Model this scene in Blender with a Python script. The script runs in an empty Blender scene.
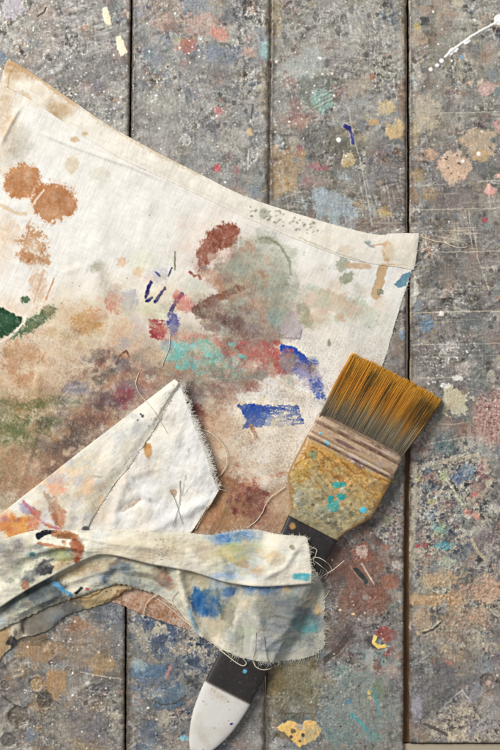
import bpy, math, random
import numpy as np

rng = np.random.default_rng(7)
random.seed(7)
PX = 0.00066            # one photo pixel in metres
scene = bpy.context.scene
COL = scene.collection

# ------------------------------------------------------------------ noise
_P = rng.permutation(4096).astype(np.int32)
_V = rng.random(4096)

_KX, _KY = np.uint32(0x9E3779B1), np.uint32(0x85EBCA77)

def _gnoise(x, y, seed=0):
    x = np.asarray(x, np.float32); y = np.asarray(y, np.float32)
    if x.shape != y.shape: x, y = np.broadcast_arrays(x, y)
    fxl = np.floor(x); fyl = np.floor(y)
    fx = x - fxl; fy = y - fyl
    hx = fxl.astype(np.int32).view(np.uint32) * _KX + np.uint32((seed * 668265263 + 374761393) & 0xFFFFFFFF)
    hy = fyl.astype(np.int32).view(np.uint32) * _KY
    u = fx * fx * fx * (fx * (fx * 6 - 15) + 10); v = fy * fy * fy * (fy * (fy * 6 - 15) + 10)
    def g(a, b, dx, dy):
        h = a ^ b
        h = (h ^ (h >> np.uint32(15))) * np.uint32(0x2C1B3C6D)
        h ^= h >> np.uint32(13)
        gx_ = (h >> np.uint32(20)).astype(np.float32); gy_ = (h & np.uint32(4095)).astype(np.float32)
        gx_ -= 2047.5; gy_ -= 2047.5
        gx_ *= dx; gy_ *= dy; gx_ += gy_
        return gx_
    hx1 = hx + _KX; hy1 = hy + _KY; fx1 = fx - 1; fy1 = fy - 1
    a = g(hx, hy, fx, fy); a += (g(hx1, hy, fx1, fy) - a) * u
    c = g(hx, hy1, fx, fy1); c += (g(hx1, hy1, fx1, fy1) - c) * u
    return (a + (c - a) * v) * np.float32(1.5 * 1.2 / 2047.5)

from concurrent.futures import ThreadPoolExecutor
_EX = ThreadPoolExecutor(4)
def gnoise(x, y, seed=0):
    x = np.asarray(x, np.float32); y = np.asarray(y, np.float32)
    if x.size < 60000 or x.shape != y.shape: return _gnoise(x, y, seed)
    n = 32768; xf, yf = x.ravel(), y.ravel(); out = np.empty(xf.size, np.float32)
    def job(k): out[k:k + n] = _gnoise(xf[k:k + n], yf[k:k + n], seed)
    list(_EX.map(job, range(0, xf.size, n)))
    return out.reshape(x.shape)

def fbm(x, y, s, o=4, seed=0, gain=.5):
    t = 0; a = 1; n = 0; f = 1.0 / s
    for i in range(o):
        t = t + a * gnoise(x * f + i * 7.3, y * f + i * 3.1, seed + i * 5); n += a
        a *= gain; f *= 2.03
    return t / n * 1.35

def worley(x, y, s, seed=0):
    x = x / s; y = y / s
    xi = np.floor(x).astype(np.int64); yi = np.floor(y).astype(np.int64)
    f1 = np.full(x.shape, 9.0); f2 = np.full(x.shape, 9.0); idn = np.zeros(x.shape)
    for dx in (-1, 0, 1):
        for dy in (-1, 0, 1):
            h = _P[(_P[(xi + dx + seed * 131) & 4095] + yi + dy + seed * 17) & 4095]
            px = xi + dx + _V[h]; py = yi + dy + _V[(h + 1777) & 4095]
            d = np.hypot(px - x, py - y)
            m = d < f1
            f2 = np.where(m, f1, np.minimum(f2, d)); idn = np.where(m, _V[(h + 900) & 4095], idn); f1 = np.where(m, d, f1)
    return f1, f2, idn

def ss(a, b, x):
    t = np.clip((x - a) / (b - a), 0, 1)
    return t * t * (3 - 2 * t)

def pdist(X, Y, pts):
    best = np.full(X.shape, 1e9); tt = np.zeros(X.shape)
    n = len(pts) - 1
    for i in range(n):
        ax, ay = pts[i][:2]; bx, by = pts[i + 1][:2]
        dx, dy = bx - ax, by - ay
        t = np.clip(((X - ax) * dx + (Y - ay) * dy) / (dx * dx + dy * dy + 1e-9), 0, 1)
        d = np.hypot(X - ax - t * dx, Y - ay - t * dy)
        m = d < best
        best = np.where(m, d, best); tt = np.where(m, (i + t) / n, tt)
    return best, tt

def inpoly(X, Y, pts):
    r = np.zeros(X.shape, bool); n = len(pts)
    for i in range(n):
        x1, y1 = pts[i]; x2, y2 = pts[(i + 1) % n]
        c = ((y1 > Y) != (y2 > Y)) & (X < (x2 - x1) * (Y - y1) / (y2 - y1 + 1e-12) + x1)
        r ^= c
    return r

def blur(A, r):
    for ax in (0, 1):
        pad = [(0, 0), (0, 0)]; pad[ax] = (r + 1, r)
        c = np.cumsum(np.pad(A, pad, mode='edge'), axis=ax)
        sl1 = [slice(None)] * 2; sl2 = [slice(None)] * 2
        sl1[ax] = slice(2 * r + 1, None); sl2[ax] = slice(0, -(2 * r + 1))
        A = (c[tuple(sl1)] - c[tuple(sl2)]) / (2 * r + 1)
    return A
def crisp(cv, r, amt):
    """paint dries with harder local contrast than the soft noises give"""
    k = max(1, int(r * cv.res))
    for q in range(3):
        cv.c[..., q] += amt * (cv.c[..., q] - blur(blur(cv.c[..., q], k), k))

def lin(c):
    c = np.clip(np.asarray(c, float) / 255.0, 0, 1)
    return np.where(c <= .04045, c / 12.92, ((c + .055) / 1.055) ** 2.4)

# ------------------------------------------------------------------ painted pigment: a canvas in table coordinates
class Canvas:
    seedc = 100
    def __init__(s, x0, y0, x1, y1, res, base):
        s.x0, s.y0, s.res = x0, y0, res
        s.nx = int((x1 - x0) * res) + 1; s.ny = int((y1 - y0) * res) + 1
        s.X, s.Y = np.meshgrid(x0 + np.arange(s.nx) / res, y0 + np.arange(s.ny) / res)
        s.c = np.empty(s.X.shape + (3,)); s.c[:] = base
        s.h = np.zeros(s.X.shape); s.r = np.full(s.X.shape, .7)
    def win(s, x0, y0, x1, y1):
        i0 = max(0, int((x0 - s.x0) * s.res)); i1 = min(s.nx, int((x1 - s.x0) * s.res) + 2)
        j0 = max(0, int((y0 - s.y0) * s.res)); j1 = min(s.ny, int((y1 - s.y0) * s.res) + 2)
        if i1 <= i0 or j1 <= j0: return None
        return (slice(j0, j1), slice(i0, i1))
    def put(s, w, m, col, h=0, rough=None):
        col = np.asarray(col, float)
        s.c[w] += (col - s.c[w]) * m[..., None]
        if h: s.h[w] += h * m
        if rough is not None: s.r[w] += (rough - s.r[w]) * m
    brk = .8; wfreq = None; warpk = 1.3; opk = 1.0
    def _tex(s, X, Y, ds, sd):
        """0..1 texture that decides where paint caught on the surface and where it has worn off"""
        f = .42 * fbm(X, Y, ds, 2, sd + 40) + .50 * fbm(X, Y, ds * 3, 2, sd + 60, .6) + .30 * fbm(X, Y, ds * 9, 1, sd + 70)
        if s.wfreq is not None:
            a = s.wfreq; u = X * math.cos(a) + Y * math.sin(a); v = -X * math.sin(a) + Y * math.cos(a)
            f = f * .85 + .3 * gnoise(u / 1.3, v / 5, sd + 80) + .3 * gnoise(u / 5, v / 1.3, sd + 81)
        return ss(-.75, .75, f)
    def _dry(s, X, Y, m, dry, ds, sd, brk=None):
        b = (s.brk if brk is None else brk) + 1.25 * dry
        return ss(0, .26 + max(0, .8 - b) * 1.0, m * 1.2 - b * s._tex(X, Y, ds, sd)) * np.minimum(1, .35 + m)
    def blob(s, cx, cy, rx, ry, col, op=1, ang=0, soft=.3, warp=.35, ws=None, dry=0, ds=1.6, h=0, rough=None, var=11):
        Canvas.seedc += 1; sd = Canvas.seedc
        small = min(rx, ry) < 2.6
        if not small: soft = min(.85, soft * 1.25 + .12 + .35 * dry); warp = warp * s.warpk
        a = math.radians(ang); ca, sa = math.cos(a), math.sin(a)
        R = 1 + soft + warp * .6
        ex = math.hypot(rx * ca, ry * sa) * R + 1; ey = math.hypot(rx * sa, ry * ca) * R + 1
        w = s.win(cx - ex, cy - ey, cx + ex, cy + ey)
        if w is None: return
        X, Y = s.X[w], s.Y[w]
        u = (X - cx) * ca + (Y - cy) * sa; v = -(X - cx) * sa + (Y - cy) * ca
        ws = ws or max(4, min(rx, ry) * .9)
        d = np.hypot(u / rx, v / ry) + warp * fbm(X, Y, ws, 4, sd, .62)
        m = ss(1 + soft, 1 - soft, d)
        if not small:
            wash = s.wfreq is not None and dry == 0 and soft > .7
            if wash:
                m = m * (.78 + .7 * (s._tex(X, Y, ds * 1.3, sd) - .5))
            else:
                m0 = m; m = s._dry(X, Y, m, dry, ds, sd)
                if s.wfreq is not None: m = m + (1 - m) * (.42 - .15 * dry) * m0 ** 1.3      # oil soaked into the weave round the stain
            m = m * (.86 + .18 * fbm(X, Y, max(5, ws * .7), 2, sd + 33))
        m = np.clip(m, 0, 1) * op * (1 if small else s.opk)
        cc = np.asarray(col, float) + var * fbm(X, Y, max(5, ws * .6), 3, sd + 9, .65)[..., None]
        s.put(w, m, cc, h, rough)
    def poly(s, pts, col, op=1, soft=1.0, warp=1.0, ws=4, dry=0, ds=1.6, h=0, rough=None, grad=None, var=6):
        Canvas.seedc += 1; sd = Canvas.seedc
        xs = [p[0] for p in pts]; ys = [p[1] for p in pts]; k = soft + warp + 3
        w = s.win(min(xs) - k, min(ys) - k, max(xs) + k, max(ys) + k)
        if w is None: return
        X, Y = s.X[w], s.Y[w]
        WX = X + warp * fbm(X, Y, ws, 3, sd); WY = Y + warp * fbm(X, Y, ws, 3, sd + 3)
        d, _ = pdist(WX, WY, list(pts) + [pts[0]])
        d = np.where(inpoly(WX, WY, pts), -d, d)
        m = ss(soft, -soft, d)
        if dry:
            dd = dry
            if grad: dd = dry * ss(grad[0], grad[1], X)
            n = ss(-.7, .7, .5 * fbm(X, Y, ds, 3, sd + 40) + .55 * fbm(X * .45, Y * 2.0, ds * 3, 3, sd + 60))
            m = ss(0, .2, m - dd * n * 1.5)
        cc = np.asarray(col, float) + var * fbm(X, Y, 6, 3, sd + 9)[..., None]
        s.put(w, m * op, cc, h, rough)
    def line(s, pts, wd, col, op=1, soft=.5, wob=.6, h=0, dry=0, rough=None, ds=1.5):
        Canvas.seedc += 1; sd = Canvas.seedc
        xs = [p[0] for p in pts]; ys = [p[1] for p in pts]; k = wd + soft + wob + 3
        w = s.win(min(xs) - k, min(ys) - k, max(xs) + k, max(ys) + k)
        if w is None: return
        X, Y = s.X[w], s.Y[w]
        d, t = pdist(X + wob * fbm(X, Y, 5, 2, sd), Y + wob * fbm(X, Y, 5, 2, sd + 3), pts)
        m = ss(wd + soft, max(0, wd - soft), d)
        if dry or wd > 1.2: m = s._dry(X, Y, m, dry * (.45 if wd < .7 else 1), ds, sd, .6 if wd >= .7 else .3)
        s.put(w, m * op, col, h, rough)
    def dots(s, n, x0, y0, x1, y1, r0, r1, cols, op=1, h=.3, seed=1, clump=0):
        g = np.random.default_rng(seed)
        for i in range(n):
            if clump and g.random() < .7:
                k = g.integers(0, clump); gg = np.random.default_rng(seed * 97 + k)
                cx, cy = gg.uniform(x0, x1), gg.uniform(y0, y1); sx = (x1 - x0) * .13
                x, y = g.normal(cx, sx), g.normal(cy, sx)
            else: x, y = g.uniform(x0, x1), g.uniform(y0, y1)
            r = r0 + (r1 - r0) * g.random() ** 3
            w = s.win(x - r - 2, y - r - 2, x + r + 2, y + r + 2)
            if w is None: continue
            d = np.hypot((s.X[w] - x) * g.uniform(.8, 1.2), (s.Y[w] - y) * g.uniform(.8, 1.2))
            m = ss(r + .45, max(0, r - .45), d)
            c = cols[int(g.integers(0, len(cols)))]
            s.put(w, m * op * g.uniform(.6, 1), c, h * min(1.5, r), .5)
    def sample(s, x, y):
        fx = np.clip((x - s.x0) * s.res, 0, s.nx - 1.001); fy = np.clip((y - s.y0) * s.res, 0, s.ny - 1.001)
        i = fx.astype(int); j = fy.astype(int); u = fx - i; v = fy - j
        def b(A):
            uu, vv = (u[..., None], v[..., None]) if A.ndim == 3 else (u, v)
            return (A[j, i] * (1 - uu) + A[j, i + 1] * uu) * (1 - vv) + (A[j + 1, i] * (1 - uu) + A[j + 1, i + 1] * uu) * vv
        return b(s.c), b(s.h), b(s.r)

def dabs(cv, n, cx, cy, rx, ry, pal, r0, r1, ang, op, seed, dry=(.25, .6)):
    g = np.random.default_rng(seed)
    for k in range(n):
        a = g.uniform(0, 2 * math.pi); q = g.random() ** .6
        x, y = cx + rx * q * math.cos(a), cy + ry * q * math.sin(a); r = r0 + (r1 - r0) * g.random() ** 2
        c = np.array(pal[int(g.integers(0, len(pal)))], float) + g.normal(0, 7)
        cv.blob(x, y, r * g.uniform(1, 2.2), r, c, op * g.uniform(.5, 1), ang=ang + g.normal(0, 28), soft=.35, warp=.6, dry=g.uniform(*dry), ds=1.4)

# ------------------------------------------------------------------ meshes
def make_obj(name, verts, faces, mat, parent=None, col=None, rough=None, smooth=True):
    """verts in photo-pixel units (x right, y down, z up); faces int array (n,4) or list of such arrays"""
    v = np.asarray(verts, float).reshape(-1, 3)
    co = np.empty_like(v); co[:, 0] = (v[:, 0] - 250) * PX; co[:, 1] = (375 - v[:, 1]) * PX; co[:, 2] = v[:, 2] * PX
    me = bpy.data.meshes.new(name)
    fl = faces if isinstance(faces, list) else [faces]
    loops = np.concatenate([f.reshape(-1) for f in fl]).astype(np.int32)
    tot = np.concatenate([np.full(len(f), f.shape[1]) for f in fl]).astype(np.int32)
    st = np.concatenate([[0], np.cumsum(tot)[:-1]]).astype(np.int32)
    me.vertices.add(len(co)); me.vertices.foreach_set('co', co.astype(np.float32).ravel())
    me.loops.add(len(loops)); me.loops.foreach_set('vertex_index', loops)
    me.polygons.add(len(tot)); me.polygons.foreach_set('loop_start', st)
    try: me.polygons.foreach_set('loop_total', tot)
    except Exception: pass
    me.polygons.foreach_set('use_smooth', np.full(len(tot), smooth, dtype=bool))
    if col is not None:
        a = me.attributes.new('Pigment', 'FLOAT_COLOR', 'POINT')
        rgba = np.ones((len(co), 4), np.float32); rgba[:, :3] = lin(np.asarray(col).reshape(-1, 3))
        a.data.foreach_set('color', rgba.ravel())
        a = me.attributes.new('Gloss', 'FLOAT', 'POINT')
        rr = np.full(len(co), .7, np.float32) if rough is None else np.asarray(rough, np.float32).ravel()
        a.data.foreach_set('value', rr)
    me.materials.append(mat); me.update(calc_edges=True); me.validate()
    o = bpy.data.objects.new(name, me); COL.objects.link(o)
    if parent: o.parent = parent; o.matrix_parent_inverse = parent.matrix_world.inverted()
    return o

def gridfaces(ny, nx, off=0, flip=True):
    i = np.arange(ny * nx).reshape(ny, nx) + off
    q = np.stack([i[:-1, :-1], i[1:, :-1], i[1:, 1:], i[:-1, 1:]], -1).reshape(-1, 4)
    return q if flip else q[:, ::-1]

def skirt(ny, nx, off_bottom):
    """faces joining the rim of a grid to a copy of that rim that starts at off_bottom"""
    i = np.arange(ny * nx).reshape(ny, nx)
    rim = np.concatenate([i[0, :], i[1:, -1], i[-1, -2::-1], i[-2:0:-1, 0]])
    n = len(rim); b = off_bottom + np.arange(n); k = (np.arange(n) + 1) % n
    return rim, np.stack([rim, rim[k], b[k], b], -1)

def mat_pigment(name, bump=.25, scale=900, grain=.12, spec=.4, sheen=0, rough_add=0.0, stretch=None):
    m = bpy.data.materials.new(name); m.use_nodes = True
    nt = m.node_tree; N = nt.nodes; L = nt.links; bs = N['Principled BSDF']
    at = N.new('ShaderNodeAttribute'); at.attribute_name = 'Pigment'
    ag = N.new('ShaderNodeAttribute'); ag.attribute_name = 'Gloss'
    tc = N.new('ShaderNodeTexCoord'); mp = N.new('ShaderNodeMapping')
    if stretch: mp.inputs['Scale'].default_value = stretch
    L.new(tc.outputs['Object'], mp.inputs['Vector'])
    nz = N.new('ShaderNodeTexNoise'); nz.inputs['Scale'].default_value = scale; nz.inputs['Detail'].default_value = 5
    L.new(mp.outputs['Vector'], nz.inputs['Vector'])
    mr = N.new('ShaderNodeMapRange'); mr.inputs['From Min'].default_value = .25; mr.inputs['From Max'].default_value = .75
    mr.inputs['To Min'].default_value = 1 - grain; mr.inputs['To Max'].default_value = 1 + grain
    L.new(nz.outputs['Fac'], mr.inputs['Value'])
    mx = N.new('ShaderNodeVectorMath'); mx.operation = 'MULTIPLY'
    L.new(at.outputs['Color'], mx.inputs[0]); L.new(mr.outputs['Result'], mx.inputs[1])
    L.new(mx.outputs['Vector'], bs.inputs['Base Color'])
    ad = N.new('ShaderNodeMath'); ad.operation = 'ADD'; ad.inputs[1].default_value = rough_add; ad.use_clamp = True
    L.new(ag.outputs['Fac'], ad.inputs[0]); L.new(ad.outputs['Value'], bs.inputs['Roughness'])
    bp = N.new('ShaderNodeBump'); bp.inputs['Strength'].default_value = bump; bp.inputs['Distance'].default_value = .0003
    L.new(nz.outputs['Fac'], bp.inputs['Height']); L.new(bp.outputs['Normal'], bs.inputs['Normal'])
    bs.inputs['Specular IOR Level'].default_value = spec
    if sheen:
        bs.inputs['Sheen Weight'].default_value = sheen
    return m

def mat_plain(name, col, rough=.8, scale=60, var=.2, stretch=(1, 1, 1)):
    m = bpy.data.materials.new(name); m.use_nodes = True
    nt = m.node_tree; N = nt.nodes; L = nt.links; bs = N['Principled BSDF']
    tc = N.new('ShaderNodeTexCoord'); mp = N.new('ShaderNodeMapping'); mp.inputs['Scale'].default_value = stretch
    nz = N.new('ShaderNodeTexNoise'); nz.inputs['Scale'].default_value = scale; nz.inputs['Detail'].default_value = 6
    L.new(tc.outputs['Object'], mp.inputs['Vector']); L.new(mp.outputs['Vector'], nz.inputs['Vector'])
    cr = N.new('ShaderNodeValToRGB'); c = lin(col)
    cr.color_ramp.elements[0].position = .3; cr.color_ramp.elements[1].position = .7
    cr.color_ramp.elements[0].color = (*(c * (1 - var)), 1); cr.color_ramp.elements[1].color = (*np.minimum(1, c * (1 + var)), 1)
    L.new(nz.outputs['Fac'], cr.inputs['Fac']); L.new(cr.outputs['Color'], bs.inputs['Base Color'])
    bs.inputs['Roughness'].default_value = rough
    bp = N.new('ShaderNodeBump'); bp.inputs['Strength'].default_value = .2; bp.inputs['Distance'].default_value = .0005
    L.new(nz.outputs['Fac'], bp.inputs['Height']); L.new(bp.outputs['Normal'], bs.inputs['Normal'])
    return m

M_table = mat_pigment('painted_wood', bump=.1, scale=1100, grain=.10, spec=.5)
M_cloth = mat_pigment('stained_canvas', bump=.25, scale=1500, grain=.05, spec=.15, sheen=.08, rough_add=.2)
M_brush = mat_pigment('painted_ferrule', bump=.2, scale=900, grain=.06, spec=.5)
M_hand = mat_pigment('lacquer', bump=.05, scale=700, grain=.04, spec=.5)
M_hair = mat_pigment('bristle_hair', bump=.0, scale=600, grain=.1, spec=.35)
M_thread = mat_plain('thread', (222, 212, 190), .9, 300, .08)
M_rail = mat_plain('bare_rail', (186, 172, 148), .7, 40, .05, (4, 40, 4))
M_bat = mat_plain('stained_batten', (128, 92, 58), .75, 60, .2, (6, 1, 6))
M_floor = mat_plain('floor_boards', (110, 100, 90), .8, 8, .15)

def empty(name, px, py, z, label, cat):
    o = bpy.data.objects.new(name, None); COL.objects.link(o)
    o.location = ((px - 250) * PX, (375 - py) * PX, z * PX); o.empty_display_size = .02
    o['label'] = label; o['category'] = cat
    bpy.context.view_layer.update()
    return o

# ================================================================== THE TABLE
T = Canvas(-16, -16, 516, 766, 1.95, (138, 132, 126))
X, Y = T.X, T.Y
# gap centre lines as functions of y
def gx(k, y):
    ks = {1: ([-20, 0, 130, 610, 770], [132.3, 132, 130.5, 126.2, 125.5]),
          2: ([-20, 0, 190, 670, 770], [271, 270.8, 269, 265.6, 265]),
          3: ([-20, 0, 230, 350, 470, 560, 770], [407.6, 407.6, 408.2, 408.4, 407.3, 406.6, 406.4])}[k]
    return np.interp(y, *ks)
plank_id = (X > gx(1, Y)).astype(int) + (X > gx(2, Y)) + (X > gx(3, Y))
# broad tint by place
def tint(cx, cy, rx, ry, col, op=.8):
    T.blob(cx, cy, rx, ry, col, op, soft=.6, warp=.4, ws=40, var=6)
for a in [(60, 60, 90, 90, (140, 135, 130)), (200, 90, 70, 120, (141, 138, 136)), (335, 60, 75, 100, (150, 145, 138)),
          (335, 190, 75, 70, (126, 118, 108)), (450, 60, 60, 90, (150, 143, 130)), (450, 190, 60, 70, (130, 119, 110)),
          (450, 320, 60, 110, (118, 109, 105)), (450, 480, 60, 70, (138, 130, 118)), (450, 590, 60, 60, (152, 140, 120)),
          (450, 700, 60, 60, (138, 129, 120)), (360, 560, 50, 60, (112, 97, 90)), (340, 700, 75, 60, (120, 118, 108)),
          (195, 690, 72, 70, (112, 110, 110)), (60, 690, 75, 70, (124, 113, 102)), (290, 690, 30, 50, (118, 106, 86))]:
    tint(*a)
# mottling
n60 = fbm(X, Y, 60, 4, 1); n22 = fbm(X, Y, 22, 5, 11, .6); n9 = fbm(X, Y, 9, 5, 21, .6); n3 = fbm(X, Y, 3.2, 3, 31)
n9b = fbm(X, Y, 10, 5, 41, .62); n5 = fbm(X * 1.0, Y, 5, 4, 51, .6)
T.c += (n60 * 20 + n22 * 12)[..., None]
W_all = (slice(None), slice(None))
T.brk = .7; T.opk = .86; T.warpk = 1.9
# coat upon coat of old paint, each worn through to the one below
gl = np.random.default_rng(5)
ROUGHZ = .10 + .90 * ss(.02, .40, fbm(X, Y, 44, 4, 1700, .6))
WX = X + 7 * n22; WY = Y + 7 * fbm(X, Y, 24, 3, 17)
tones = [(96, 92, 92), (172, 166, 156), (120, 114, 110), (150, 143, 134), (84, 79, 78), (160, 152, 138), (128, 124, 124), (178, 172, 162), (106, 98, 92), (146, 138, 126), (100, 98, 102), (168, 160, 148)]
for i, c in enumerate(tones):
    sc = float(gl.choice([11, 16, 24, 34, 48])); f = fbm(WX, WY, sc, 5, 1000 + i * 7, .66)
    th = float(gl.uniform(.12, .26)); m = ss(th, th + .07 + .16 * (1 - ROUGHZ), f + .1 * n60) * (.55 + .45 * ROUGHZ)
    T.put(W_all, m * float(gl.uniform(.42, .72)), np.array(c, float) + (10 * n9)[..., None])
    T.h += m * float(gl.uniform(.12, .34)) * (1 if c[0] > 118 else -1)
# colour flecks of all the paints ever dropped here
for i, (c, th) in enumerate([((104, 116, 132), .36), ((164, 122, 98), .36), ((126, 98, 92), .36), ((170, 146, 102), .38), ((108, 130, 124), .40), ((182, 140, 128), .42)]):
    f = .6 * fbm(X, Y, 34, 3, 70 + i * 3) + .55 * fbm(WX, WY, 6, 5, 90 + i * 3, .68)
    T.put(W_all, ss(th, th + .07, f) * .5, c)
# crisp chips and grit
T.put(W_all, ss(.40, .46, fbm(X, Y, 3.4, 4, 61, .62) + .25 * n22) * .55 * (.25 + .75 * ROUGHZ), (78, 73, 71), -.3)
T.put(W_all, ss(.40, .46, fbm(X, Y, 3.0, 4, 67, .62) - .25 * n22) * .6, (198, 192, 182), .25)
# many small worn islets
for i, (c, th, sc, o) in enumerate([((88, 84, 84), .26, 5, .55), ((178, 172, 162), .28, 5.5, .5), ((104, 98, 94), .24, 8, .5), ((166, 158, 146), .26, 9, .5), ((80, 76, 78), .34, 6, .6), ((190, 184, 174), .36, 4.5, .55)]):
    m = ss(th, th + .06, fbm(WX + 30 * i, WY, sc, 5, 1500 + i * 9, .68) + .2 * fbm(X, Y, 40, 2, 1600 + i * 3))
    T.put(W_all, m * o * (.12 + .88 * ROUGHZ), c)
# scraped smears of the palette knife
for i, (a, sc) in enumerate([(-.6, 5), (-.35, 3), (.15, 4), (1.3, 3.2)]):
    u = X * math.cos(a) + Y * math.sin(a); v = -X * math.sin(a) + Y * math.cos(a)
    f = fbm(u / 7, v, sc, 4, 1800 + i * 11, .6) * ss(-.15, .3, fbm(X, Y, 55, 3, 1850 + i * 5))
    T.c += (f * 30)[..., None]
T.h = (T.h * .5 + n22 * .40 + (n9 * .38 + np.abs(n9b) * .45 + n5 * .22 + n3 * .08) * ROUGHZ * 2.3) * .68
# hairline cracks and pits
rid = np.abs(fbm(X, Y, 16, 4, 131, .6)); cr = ss(.02, .005, rid) * ss(-.1, .25, fbm(X, Y, 50, 2, 141))
T.put(W_all, cr * .55, (70, 63, 58), -.35)
f1, f2, wid = worley(X + 2 * n5, Y + 2 * n5, 11, 3)
pit = ss(.24, .16, f1) * (wid > .72)
T.put(W_all, pit * .55, (82, 74, 68), -.55)
# lumpy crust zones
def crust(cx, cy, rx, ry, s, dark, light, op=.9, hh=1.2, soft=.35, lo=.10, hi=.34):
    R = max(rx, ry) * 1.7
    w = T.win(cx - R, cy - R, cx + R, cy + R)
    if w is None: return
    Canvas.seedc += 1; sd = Canvas.seedc
    x, y = T.X[w], T.Y[w]
    d = np.hypot((x - cx) / rx, (y - cy) / ry) + .45 * fbm(x, y, min(rx, ry) * .6, 4, sd)
    zone = ss(1 + soft, 1 - soft, d) * op
    wx = x + s * .5 * fbm(x, y, s * .8, 4, sd + 1); wy = y + s * .5 * fbm(x, y, s * .8, 4, sd + 2)
    a, b, idn = worley(wx, wy, s, sd % 50)
    fine = fbm(x, y, max(2.2, s * .3), 4, sd + 5, .68)
    ridge = ss(-.06, .08, .5 * (b - a) - .17 + .8 * fbm(wx, wy, s * 1.1, 5, sd + 8, .66))
    cd = np.asarray(dark, float) + (idn - .5)[..., None] * 40 + fine[..., None] * 26
    cl = np.asarray(light, float) + fine[..., None] * 28
    c = cl + (cd - cl) * np.clip(ridge + .35 * fine, 0, 1)[..., None]
    T.put(w, zone, c)
    T.h[w] += zone * hh * .55 * (.75 * ridge - .5 * a + .3 * fine)
    T.put(w, zone * ss(.36, .44, fbm(x, y, 2.6, 3, sd + 21, .6)) * .7, (206, 200, 190)); T.put(w, zone * ss(.36, .44, fbm(x, y, 2.8, 3, sd + 31, .6)) * .75, (62, 58, 60))
# plank 1, 2, 3, 4 crusts
crust(62, 97, 20, 14, 5, (100, 96, 96), (150, 144, 134), .7, 1)
crust(90, 60, 34, 22, 9, (108, 104, 104), (132, 128, 124), .5, .6)
crust(172, 628, 42, 34, 15, (72, 84, 108), (172, 160, 140), .95, 1.9, lo=.05, hi=.3)
crust(205, 655, 30, 22, 9, (70, 80, 102), (165, 155, 140), .95, 1.6)
crust(150, 680, 26, 16, 10, (82, 98, 120), (128, 122, 116), .7, 1)
crust(180, 716, 13, 9, 5, (70, 70, 90), (148, 138, 122), .9, 1.4)
crust(165, 730, 30, 14, 8, (90, 88, 92), (128, 120, 112), .6, 1)
crust(45, 700, 14, 20, 5, (88, 80, 72), (132, 120, 102), .75, 1.2)
crust(75, 735, 50, 20, 9, (112, 106, 100), (140, 132, 122), .5, .8)
crust(318, 148, 14, 22, 4.5, (95, 86, 82), (162, 154, 144), .8, 1.1)
crust(378, 70, 8, 22, 5, (110, 104, 94), (158, 150, 138), .8, 1.2)
crust(328, 16, 18, 8, 5, (112, 106, 102), (160, 155, 148), .7, 1)
crust(345, 545, 50, 30, 8, (104, 94, 92), (136, 124, 118), .6, .9)
crust(385, 520, 20, 30, 6, (100, 94, 94), (160, 148, 138), .75, 1.2)
crust(350, 625, 40, 30, 9, (92, 78, 78), (134, 120, 114), .75, 1.1)
crust(450, 490, 46, 52, 6.5, (84, 80, 84), (168, 158, 142), .85, 1.5)
crust(445, 525, 30, 30, 4.5, (80, 82, 90), (172, 164, 148), .8, 1.3)
crust(450, 570, 46, 30, 6, (100, 92, 88), (168, 156, 136), .8, 1.3)
crust(460, 615, 44, 42, 4.5, (110, 98, 88), (176, 162, 138), .8, 1.2)
crust(430, 690, 36, 34, 9, (98, 92, 94), (128, 122, 118), .75, .9)
crust(470, 725, 40, 22, 6, (112, 100, 92), (172, 160, 140), .75, 1.2)
crust(490, 560, 22, 30, 6, (100, 92, 94), (160, 150, 138), .7, 1.2)
crust(490, 420, 18, 30, 3.6, (150, 104, 96), (182, 142, 130), .85, 1)
crust(450, 370, 40, 40, 7, (104, 98, 96), (146, 138, 130), .5, .8)
crust(290, 685, 22, 26, 5, (108, 98, 74), (140, 130, 100), .7, 1)
crust(350, 715, 50, 34, 7, (108, 112, 108), (138, 136, 124), .6, .9)
crust(200, 150, 60, 40, 10, (126, 122, 120), (158, 153, 146), .45, .7)

B = T.blob
calm = (1 - ROUGHZ) * ss(-.25, .25, fbm(X, Y, 70, 3, 1951))
soft_ = np.stack([blur(blur(T.c[..., q], 8), 8) for q in range(3)], -1) + (9 * fbm(X * .8 + Y * .5, Y * .5 - X * .3, 7, 4, 1961, .6))[..., None]
T.put(W_all, calm * .6, soft_)
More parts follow.
